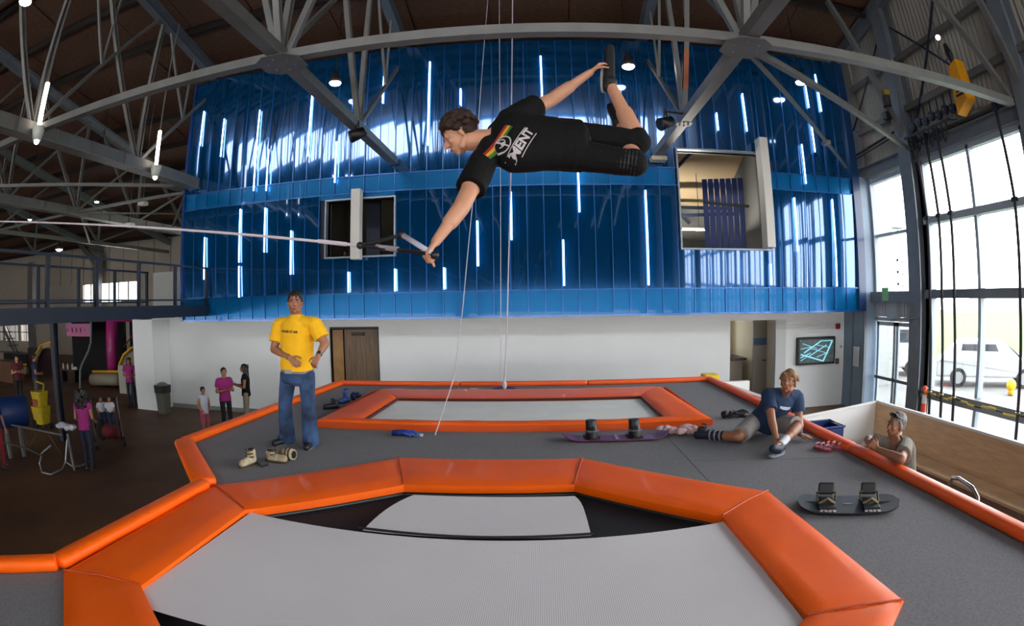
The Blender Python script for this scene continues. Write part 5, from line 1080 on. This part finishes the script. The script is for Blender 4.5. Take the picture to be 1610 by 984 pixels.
A1, B1 = D(1252, 794, .02), D(1413, 793, .02)
t, d, s_, L = board('snowboard', 'black training board with two square bindings lying near the right rim', A1, B1, .40, blkb, .03, rd=.4)
part('rail', MB().tube([A1+d*.04-s_*.0+V((0,0,.02)), A1+d*.3+V((0,0,.02))], .012, 8), mat('groove', '050506', .6), t); part('rail', MB().tube([B1-d*.04+V((0,0,.02)), B1-d*.26+V((0,0,.02))], .012, 8), MATS['groove'], t)
bs = mat('binding_black', '151418', .5)
for k in (.28, .70):
    c = A1.lerp(B1, k)+V((0,0,.015)); up = -s_ if s_.y < 0 else s_
    R = Matrix((( d.x, up.x, 0), (d.y, up.y, 0), (0, 0, 1)))
    bb0 = part('binding_base', MB().cbox(c+V((0,0,.014)), (.14, .30, .02), R), bs, t, bevel=.006)
    part('highback', MB().cbox(c+up*.13+V((0,0,.085)), (.14, .04, .10), R @ Matrix.Rotation(-.3, 3, 'X')), bs, t, bevel=.015)
    part('heel_hoop', MB().tube([c-up*.0+d*.075+V((0,0,.02)), c+up*.10+d*.08+V((0,0,.06)), c+up*.13+V((0,0,.075)), c+up*.10-d*.08+V((0,0,.06)), c-d*.075+V((0,0,.02))], .009, 6), mat('brass_clip', '6e6240', .4, metal=.5), bb0)
    part('toe_strap', MB().tube([c-up*.05+d*.065+V((0,0,.02)), c-up*.05+V((0,0,.06)), c-up*.05-d*.065+V((0,0,.02))], .014, 6), mat('brass_clip', '6e6240'), bb0)
    for j in range(4): part('letter_mark', MB().cbox(c-up*.165+d*(-.05+.035*j)+V((0,0,.003)), (.026, .045, .006), R @ Matrix.Rotation(.3*(j % 2)-.15, 3, 'Z')), mat('white_mark', 'c4c0bc', .5), t)
part('oval_mark', MB().loft([(A1.lerp(B1,.49)+V((0,0,.012)), d*.045, s_*.016), (A1.lerp(B1,.49)+V((0,0,.016)), d*.045, s_*.016)], 18), mat('grey_mark', '7a7880', .5), t)
def crumple(name, label, c, r, m, cat, seed=0, k=9):
    rnd = random.Random(seed); H = MB()
    for i in range(k): H.ell(c+V((rnd.uniform(-1,1)*r[0], rnd.uniform(-1,1)*r[1], r[2]*rnd.uniform(.45,.9))), (r[0]*rnd.uniform(.3,.6), r[1]*rnd.uniform(.4,.7), r[2]*rnd.uniform(.4,.55)))
    me = voxel(H, m, .008, 2); folds(me, .02)
    lo = min(v.co.z for v in me.vertices); me.transform(Matrix.Translation((0,0,DZ-lo)))
    return top(name, me, None, label, cat, base=V((c.x, c.y, DZ)))
crumple('towel', 'crumpled pale pink cloth at the end of the purple board', D(1077, 684), (.16, .08, .09), mat('pale_pink_cloth', 'c9a8a4', .9), 'cloth', 3)
crumple('rag', 'small pale pink rag lying over the tip of the purple board', D(1050, 684)+V((0,.1,0)), (.10, .05, .08), mat('pale_pink_rag', 'c0a0a6', .9), 'cloth', 5, 6)
def boot(name, label, c, dirn, m, m2, h=.2, cat='boot', lean=0):
    d = V((*dirn, 0)).normalized(); sd = V((-d.y, d.x, 0)); t = thing(name, label, cat, c)
    H = MB().cap(c+V((0,0,.05)), c+d*.17+V((0,0,.045)), .052, .042).loft([(c+V((0,0,.04)), d*.055, sd*.05), (c+V((0,0,h)), d*.05, sd*.046)], 18)
    part('upper', voxel(H, m, .007, 3), None, t)
    part('sole', MB().loft([(c+d*.07, d*.15, sd*.05), (c+d*.07+V((0,0,.022)), d*.15, sd*.052)], 20), m2, t)
    part('opening', MB().loft([(c+V((0,0,h-.01)), d*.036, sd*.033), (c+V((0,0,h+.006)), d*.036, sd*.033)], 16), mat('boot_inside', '080706', .9), t)
    for i in range(3): part('strap', MB().tube([c+d*.03+V((0,0,.09+.035*i))+sd*.052, c+d*.075+V((0,0,.085+.035*i)), c+d*.03+V((0,0,.09+.035*i))-sd*.052], .008, 6), m2, t)
    return t
mar = mat('maroon_boot', '2c1420', .6, var=.4, scale=14)
boot('binding_boot', 'dark maroon boot lying between pink cloth and seated man', D(1104, 690)+V((0,.05,0)), (.9,.2), mar, mat('dark_sole', '14141a', .6), .13)
t = thing('strap_bundle', 'dark straps bundled on the carpet behind the seated man', 'straps', D(1150, 655))
c = D(1150, 657); ds = mat('dark_strap', '15121a', .7)
for i in range(5):
    a0 = i*1.1; part('strap_loop', MB().tube([c+V((.08*math.cos(a0+k)*(1+.2*i)+.03*i, .07*math.sin(a0+k), .02+.03*(k % 2)+.01*i)) for k in range(6)], .016, 6), ds, t)
part('cuff', MB().tube([c+V((-.13,0,.05)), c+V((-.07,.02,.06))], .05, 12), ds, t, smooth=True)
part('tail', MB().tube([c+V((.08,0,.02)), c+V((.2,-.05,.02)), c+V((.3,-.06,.015))], .018, 6), ds, t)
sand = mat('pink_sandal', 'b9707a', .6, var=.25, scale=30); sps = mat('sandal_sole', '8a3b44', .7)
for i, (px, py) in enumerate(((1293, 708), (1311, 706))):
    c = D(px, py); d = V((.35, -.8, 0)).normalized() if i == 0 else V((.6, -.7, 0)).normalized(); sd = V((-d.y, d.x, 0))
    t = thing('sandal', 'pink strapped sandal by the right rim, '+('left one of the pair' if i == 0 else 'right one of the pair'), 'sandal', c, group='pair of pink sandals')
    part('sole', MB().loft([(c, d*.13, sd*.045), (c+V((0,0,.03)), d*.13, sd*.048)], 20, 2.4), sps, t)
    part('footbed', MB().loft([(c+V((0,0,.03)), d*.12, sd*.042), (c+V((0,0,.036)), d*.12, sd*.042)], 20, 2.4), sand, t)
    for k, (a, h) in enumerate(((.06, .07), (-.01, .08), (-.08, .07))):
        part('strap', MB().tube([c+d*a+sd*.047+V((0,0,.03)), c+d*a+sd*.03+V((0,0,h)), c+d*a-sd*.03+V((0,0,h)), c+d*a-sd*.047+V((0,0,.03))], .012, 6), sand, t)
tan = mat('camo_tan', '8a7a5c', .8, col2='c2b79a', scale=18); tand = mat('tan_sole', '4a3a26', .8)
boot('shoe', 'tan and grey shoe lying alone nearest the deck corner', D(397, 729), (-.15,-1), tan, tand, .16)
c = D(430, 724); t = boot('shoe', 'tan and grey shoe on its side in front of the man in yellow', D(424, 725)+V((.02,0,.0)), (.9,-.1), tan, tand, .12)
t = thing('knee_guard', 'rolled tan knee guard with dark opening beside the shoe', 'guard', D(455, 722))
c = D(455, 722)+V((0,0,.062))
part('shell', MB().tube([c+V((-.11,.02,0)), c+V((-.02,.0,0)), c+V((.07,-.02,0))], [.05,.062,.06], 18, cap=True), tan, t, smooth=True)
part('opening', MB().tube([c+V((.068,-.02,0)), c+V((.073,-.021,0))], .042, 18), mat('boot_inside', '080706'), t)
part('strap', MB().tube([c+V((-.03,0,0)), c+V((-.01,0,0))], .066, 18), tand, t); part('strap', MB().tube([c+V((.02,-.01,0)), c+V((.04,-.012,0))], .066, 18), tand, t)
t = thing('black_strap', 'black webbing strap lying between the tan shoes', 'strap', D(413, 730))
part('webbing', MB().tube([D(404, 727, .012), D(412, 733, .012), D(421, 729, .012)], .014, 6), blk, t)
bl_ = mat('blue_nylon', '0f2f80', .6, var=.3, scale=20)
t = thing('safety_belt', 'blue harness belt lying in front of the far trampoline', 'belt', D(637, 684))
c = D(637, 685)
part('belt_roll', MB().loft([(c+V((-.16,.0,.035)), (0,.05,0), (0,0,.035)), (c+V((-.02,.0,.04)), (0,.055,0), (0,0,.04)), (c+V((.1,-.02,.035)), (0,.05,0), (0,0,.035))], 14), bl_, t, smooth=True)
for i in range(3): part('webbing', MB().tube([c+V((-.05+.08*i,.0,.07)), c+V((.02+.08*i,-.06,.04)), c+V((.1+.05*i,-.08,.02))], .014, 6), mat('light_blue_web', '3a66b8', .6), t)
part('buckle', MB().cbox(c+V((.2,-.04,.025)), (.07,.05,.03)), mat('pale_buckle', 'b4bccb', .4), t, bevel=.006)
nb = mat('navy_boot', '0d1a45', .6, col2='31509a', scale=22)
boot('ski_boot', 'blue and black strapped boot by the far left pad, upper one', D(545, 632), (-.3,-1), nb, blk, .22)
boot('ski_boot', 'black strapped boot lying lower beside the far left pad', D(528, 642), (-.7,-.6), mat('black_boot', '101018', .6, var=.3), blk, .13)
crumple('cloth_bundle', 'dark blue cloth bundle behind the blue boot', D(556, 630)+V((.05,.1,0)), (.12,.08,.10), mat('dark_blue_cloth', '121c40', .9), 'cloth', 11, 6)
# ropes from the roof
rp = mat('white_rope', 'bdb5c0', .7)
def rope(label, pts, r=.009, end=None):
    t = thing('climbing_rope', label, 'rope', pts[-1]); part('rope', MB().tube(pts, r, 6), rp, t)
    return t
a = at(767, 0, y=10.3); 
rope('slack pale rope slanting down to the deck in front of the far trampoline', [V((a.x+.08, 10.4, roofz(10.4))), a, at(745, 300, y=9.0), at(728, 480, y=8.1), at(715, 590, y=7.3), D(684, 684, .01)], .007)
rope('straight pale rope hanging to the far pad, left of two', [V((-.70, 10.4, roofz(10.4))), at(785, 0, y=10.4), at(787, 300, y=10.4), at(788, 606, y=10.2)+V((0,0,.05))], .007)
t = rope('straight pale rope hanging to the far pad, right of two and thicker', [V((-.42, 10.4, roofz(10.4))), at(806, 0, y=10.4), at(803, 280, y=10.4), at(797, 520, y=10.3), at(793, 608, y=10.2)+V((0,0,.04))], .013)
cc = D(793, 613)
t = thing('rope_end', 'white bound rope end with blue straps behind the far pad', 'rope', cc)
part('binding', MB().ell(cc+V((0,0,.09)), (.05,.05,.09)), mat('white_cloth_b', 'c8bcb8', .8), t, smooth=True)
for s in (-1, 1): part('strap', MB().tube([cc+V((0,0,.05)), cc+V((s*.1,0,.04)), cc+V((s*.22,-.03,.02))], .018, 6), bl_, t)
crumple('rope_coil', 'small pile of pale rope lying behind the far pad', D(732, 617)+V((0,.05,0)), (.16,.05,.06), mat('pale_pile', 'b9a79f', .9), 'rope', 21, 8)
# ================================================================ left side of the hall
pinkv = mat('magenta_vinyl', 'a0246c', .45, coat=.2); beig = mat('beige_vinyl', '8f8672', .5, coat=.1, bump=.15, bscale=5, bdist=.03); yelv = mat('yellow_vinyl', 'd39a12', .5); dkin = mat('dark_interior', '0b0a0b', .9)
YI = 17.2
def Q(px, py, y=YI): return at(px, py, y=y)
t = thing('inflatable_slide', 'magenta and beige inflatable slide under the walkway', 'inflatable', Q(165, 640))
def infl(name, pts, r, m, n=16): return part(name, MB().tube(pts, r, n), m, t, smooth=True)
z0 = Q(176, 590).z
infl('front_column', [V((Q(175,500).x, YI, 0)), V((Q(176,560).x, YI, 1.4)), V((Q(176,500).x, YI, 2.95))], .27, pinkv)
infl('top_beam', [Q(95, 501), Q(165, 500), Q(228, 499)], .16, pinkv)
part('back_wall', MB().box((Q(92, 550).x, 18.2, 0), (Q(170, 500).x, 18.4, 2.85)), dkin, t); part('back_wall', MB().box((Q(182, 550).x, 18.2, 0), (-12.6, 18.4, 2.85)), dkin, t)
infl('bumper_roll', [Q(146, 597, 16.4), Q(165, 596, 16.4), Q(188, 596, 16.4)], .26, beig)
infl('yellow_piping', [Q(146, 584, 16.25), Q(166, 584, 16.25), Q(186, 584, 16.25), Q(188, 572, 16.25), Q(194, 558, 16.25), Q(206, 547, 16.25), Q(228, 543, 16.25)], .05, yelv, 10)
part('side_panel', MB().add([Q(187,588,16.4), Q(190,570,16.4), Q(198,556,16.4), Q(208,549,16.4), Q(228,546,16.4), Q(228,600,16.4), Q(203,610,16.4)]+[p+V((0,.25,0)) for p in (Q(187,588,16.4), Q(190,570,16.4), Q(198,556,16.4), Q(208,549,16.4), Q(228,546,16.4), Q(228,600,16.4), Q(203,610,16.4))], [tuple(range(7)), tuple(range(13,6,-1))]+[(i,(i+1)%7,7+(i+1)%7,7+i) for i in range(7)]), beig, t)
infl('handrail_roll', [Q(230, 560, 16.1), Q(214, 580, 15.9), Q(205, 590, 15.7)], .09, beig, 10)
part('leg_panel', MB().prism([(Q(187,600,15.6).x, 15.6), (Q(203,600,15.6).x, 15.6), (Q(203,600,15.6).x+.05, 15.8), (Q(187,600,15.6).x+.05, 15.8)], 0, 1.05), mat('pale_leg', 'a8a79c', .6), t)
for i in range(3): part('net_strut', MB().tube([Q(195+i*12, 545, 17.6), Q(225+i*3, 506, 17.6)], .03, 6), mat('rust_net', '5a2416', .7), t)
t = thing('inflatable_slide', 'second beige and yellow inflatable slide farther left behind the post', 'inflatable', Q(60, 640))
infl('bumper_roll', [Q(18, 583, 18), Q(42, 583, 18)], .24, beig); infl('yellow_piping', [Q(18, 573, 17.8), Q(42, 573, 17.8)], .05, yelv, 8)
infl('arch', [Q(54, 580, 18), Q(57, 560, 18), Q(66, 545, 18), Q(80, 541, 18)], .14, beig); infl('yellow_piping', [Q(52, 580, 17.8), Q(55, 558, 17.8), Q(65, 542, 17.8), Q(80, 538, 17.8)], .06, yelv, 8)
part('base_wall', MB().box((Q(44, 560, 18.3).x, 18.3, 0), (Q(84, 560, 18.3).x, 18.6, 1.3)), mat('dark_red_wall', '2a1212', .8), t)
part('dark_wall', MB().box((Q(6, 560, 18.3).x, 18.3, 0), (Q(42, 560, 18.3).x, 18.6, .95)), dkin, t)
t = thing('banner_sign', 'pink banner with dark block lettering hanging under the walkway', 'sign', Q(122, 520, 16.8))
a, b = Q(104, 509, 16.8), Q(142, 529, 16.8)
part('banner', MB().box((a.x, 16.8, b.z), (b.x, 16.83, a.z)), mat('pale_pink_banner', 'b56a90', .7), t)
for i in range(5):
    x = a.x+.12+i*(b.x-a.x-.2)/5; w = .07 if i in (1,2,3) else .03; h = .2 if i in (1,2,3) else .09; zc = (a.z+b.z)/2
    part('glyph', MB().box((x, 16.78, zc-h/2), (x+w, 16.8, zc+h/2)), mat('banner_ink', '5a2448', .7), t); 
t = thing('curved_lamp', 'pale green grey curved lamp pole with white head by the dark play frame', 'lamp', V((Q(126,615,15).x, 15, 0)))
part('pole', MB().tube([Q(143, 500, 15), Q(143, 538, 15), Q(139, 552, 15), Q(129, 572, 15), Q(126, 582, 15), Q(126, 612, 15), V((Q(126,612,15).x, 15, 0))], .045, 8), mat('grey_green_pole', '6d7772', .5), t, smooth=True)
part('lamp_head', MB().ell(Q(118, 579, 14.9), (.14,.08,.07)), mat('white_head', 'a9b3b0', .5), t, smooth=True)
# stairs and rail far left
t = thing('staircase', 'dark steel staircase in front of the bright far windows', 'stairs', V((Q(20,600,20).x, 20, 0)))
a, b = Q(5, 500, 20), Q(38, 575, 20)
for i in range(8): p = a.lerp(b, i/7); part('tread', MB().box((p.x-.1, 19.6, p.z-.45), (p.x+.28, 20.4, p.z-.41)), steel_dk, t)
part('handrail', MB().tube([a, b], .035, 8), steel_dk, t); part('stringer', MB().bar(a-V((0,0,.55)), b-V((0,0,.55)), .06, .22), steel, t)
for i in range(4): p = a.lerp(b, i/3); part('baluster', MB().tube([p, p-V((0,0,.5))], .02, 6), steel_dk, t)
for px, lb in ((44, 'slim steel column in front of the far windows, left one'), (86, 'slim steel column in front of the far windows, right one')):
    pass
tc_ = thing('far_column', 'pale steel column between the bright far windows', 'column', V((Q(48, 560, 24).x, 24, 0)))
part('shaft', MB().box((Q(44, 520, 24).x, 24, 0), (Q(52, 520, 24).x, 24.3, 6.5)), steel, tc_); part('base_plate', MB().box((Q(43, 520, 24).x, 23.9, 0), (Q(53, 520, 24).x, 24.4, .1)), steel_dk, tc_)
tc_ = thing('far_column', 'broad steel column against the beige far wall right of the glowing lamp', 'column', V((Q(150, 460, 27).x, 27, 0)))
part('shaft', MB().box((Q(146, 420, 27).x, 27, 0), (Q(155, 420, 27).x, 27.4, 7.0)), steel, tc_); part('knee_brace', MB().bar(Q(150, 412, 27), Q(120, 375, 27), .3, .35), steel, tc_)
# trash can
c = at(262, 648, z=0); t = thing('trash_can', 'grey bin with black lid against the white wall by the column', 'bin', V((c.x, c.y-.1, 0)))
c = V((c.x, c.y-.1, 0))
part('bin_body', MB().loft([(c, (.17,0,0), (0,.17,0)), (c+V((0,0,.7)), (.21,0,0), (0,.21,0))], 20, 5), mat('bin_grey', '57564c', .6), t)
part('bin_bag', MB().loft([(c+V((0,0,.62)), (.23,0,0), (0,.23,0)), (c+V((0,0,.84)), (.24,0,0), (0,.24,0))], 20, 4), blk, t); part('dome_lid', MB().ell(c+V((0,0,.84)), (.18,.18,.09)), mat('lid_grey', '6a6a66', .5), t, smooth=True)
# folding tables and blue roll
alu = mat('aluminium_tube', '8f9296', .3, metal=.7)
t = thing('folding_table', 'upturned folding table frame with looped aluminium legs', 'table', at(60, 735, z=0))
T = lambda px, py, z: at(px, py, z=z)
part('side_rail', MB().tube([T(18, 668, .78), T(60, 676, .78), T(98, 684, .78)], .02, 8), alu, t); part('side_rail', MB().tube([T(0, 694, .45), T(40, 704, .45), T(66, 716, .42)], .018, 8), mat('dark_tube', '3a3836', .5), t)
part('loop_leg', MB().tube([T(80, 700, .55), T(66, 712, .4), T(62, 728, .15), T(66, 742, .02), T(80, 746, .02), T(98, 738, .02), T(103, 725, .15), T(106, 690, .72)], .022, 8), alu, t, smooth=True)
part('loop_leg', MB().tube([T(104, 726, .12), T(115, 734, .02), T(128, 732, .02), T(140, 726, .05)], .02, 8), alu, t, smooth=True)
for a, b in (((34, 672), (46, 702)), ((60, 678), (46, 702)), ((76, 682), (98, 716))): part('strut', MB().tube([T(*a, .75), T(*b, .42)], .012, 6), mat('dark_tube', '3a3836'), t)
for px, py in ((53, 665), (80, 670)): part('wheel', MB().tube([T(px, py, .85)+V((-.03,0,0)), T(px, py, .85)+V((.03,0,0))], .07, 12), blk, t)
part('pillar_leg', MB().bar(T(106, 682, .75), V((T(106, 682, .75).x+.05, T(106, 682, .75).y, .02)), .06, .03), alu, t)
t = thing('vinyl_roll', 'big rolled blue vinyl mat resting on the folding table at the left edge', 'mat', at(20, 668, z=.78))
a, b = at(-30, 652, z=1.0), at(42, 645, z=1.0)
part('roll', MB().tube([a, b], .34, 22), mat('navy_vinyl', '0c2a5c', .55, bump=.2, bscale=4, bdist=.05), t, smooth=True); part('roll_core', MB().tube([b, b+(b-a).normalized()*.02], .1, 12), mat('beige_core', '8a6a4c', .7), t)
for i in range(2): c = a.lerp(b, .5+.3*i); part('cradle', MB().bar(c-V((0,0,.36)), c-V((0,0,1.15)), .08, .08), alu, t)
c = at(106, 672, z=.85); crumple('paper_pile', 'crumpled silver plastic on the end of the folding table', c, (.2,.12,.12), mat('silver_plastic', 'a7a9b4', .3), 'plastic', 31, 8).location.z = .8
# yellow bucket
c = at(68, 672, z=0); c = V((c.x, c.y, 0)); t = thing('mop_bucket', 'yellow mop bucket with wringer standing behind the folding table', 'bucket', c)
ybk = mat('bucket_yellow', 'a8920c', .5, var=.2)
part('tub', MB().loft([(c+V((0,0,.12)), (.22,0,0), (0,.2,0)), (c+V((0,0,.6)), (.30,0,0), (0,.26,0))], 18, 4), ybk, t); part('wringer', MB().loft([(c+V((0,0,.6)), (.2,0,0), (0,.18,0)), (c+V((0,0,1.0)), (.28,0,0), (0,.22,0))], 18, 4), ybk, t)
part('handle', MB().tube([c+V((.2,0,.9)), c+V((.3,0,1.2)), c+V((-.1,0,1.25))], .025, 8), ybk, t)
part('warning_mark', MB().box((c.x-.12, c.y-.22, .62), (c.x+.12, c.y-.2, .8)), mat('mark_orange', '8c3a0c', .5), t)
for sx_ in (-1, 1): part('castor', MB().ell(c+V((sx_*.18, -.1, .06)), .06), blk, t)
# stroller
c = at(172, 688, z=0); c = V((c.x, c.y, 0)); t = thing('stroller', 'black and red double stroller pushed by the woman in magenta', 'stroller', c)
redc = mat('dark_red_fabric', '5c0d16', .8); kidp = at(165, 640, y=9.35)
f = V((.75,-.65,0)); r = V((.65,.75,0)); o = V((kidp.x, kidp.y, 0))
for s in (-1, 1):
    part('frame_tube', MB().tube([o+r*.36*s-f*.5+V((0,0,1.0)), o+r*.36*s-f*.15+V((0,0,.62)), o+r*.36*s+f*.45+V((0,0,.16))], .018, 8), alu, t)
    part('frame_tube', MB().tube([o+r*.36*s-f*.35+V((0,0,.14)), o+r*.36*s+f*.1+V((0,0,.5))], .016, 8), alu, t)
    for q in (-.35, .48): part('wheel', MB().tube([o+r*(.38*s-.025)+f*q+V((0,0,.12)), o+r*(.38*s+.025)+f*q+V((0,0,.12))], .12, 16), blk, t)
    part('seat', MB().loft([(o+r*.18*s-f*.12+V((0,0,.52)), r*.17, f*.16), (o+r*.18*s+f*.1+V((0,0,.44)), r*.17, f*.2)], 14, 4), mat('black_fabric', '101012', .9), t)
    part('foot_cover', voxel(MB().cap(o+r*.18*s+f*.12+V((0,0,.52)), o+r*.18*s+f*.5+V((0,0,.3)), .13, .11), redc if s > 0 else mat('black_fabric', '101012'), .012, 2), None, t)
part('handle_bar', MB().tube([o+r*.36-f*.5+V((0,0,1.0)), o-r*.36-f*.5+V((0,0,1.0))], .022, 8), blk, t)
part('canopy', MB().ell(o+f*.62+V((0,0,.42)), (.2,.2,.18)), redc, t, smooth=True)
# brown crate and low things far left
top('wooden_crate', MB().box((Q(-10, 600, 15).x, 15, 0), (Q(20, 600, 15).x, 15.8, .95)), mat('brown_crate', '5a3c28', .7, var=.2), 'brown wooden crate at the left edge beyond the blue roll', 'crate', base=V((Q(5,600,15).x, 15.4, 0)), bevel=.02)
t = thing('play_bench', 'dark low bench with small pale bottles inside the play frame', 'bench', V((Q(107,600,17).x, 17, 0)))
part('bench_top', MB().box((Q(98,600,17).x, 16.8, .5), (Q(122,600,17).x, 17.3, .56)), mat('red_brown_top', '4a2216', .6), t); part('bench_leg', MB().box((Q(100,600,17).x, 16.9, 0), (Q(102,600,17).x, 17.2, .5)), blk, t); part('bench_leg', MB().box((Q(119,600,17).x, 16.9, 0), (Q(121,600,17).x, 17.2, .5)), blk, t)
for i in range(3):
    c = V((Q(101+7*i, 594, 17).x, 17.0, .56)); top('bottle', MB().tube([c, c+V((0,0,.18)), c+V((0,0,.22)), c+V((0,0,.27))], [.05,.05,.02,.02], 10), mat('pale_bottle', 'b5ada4', .4), 'small pale bottle on the dark bench under the walkway, '+('left', 'middle', 'right')[i]+' one', 'bottle', base=c)
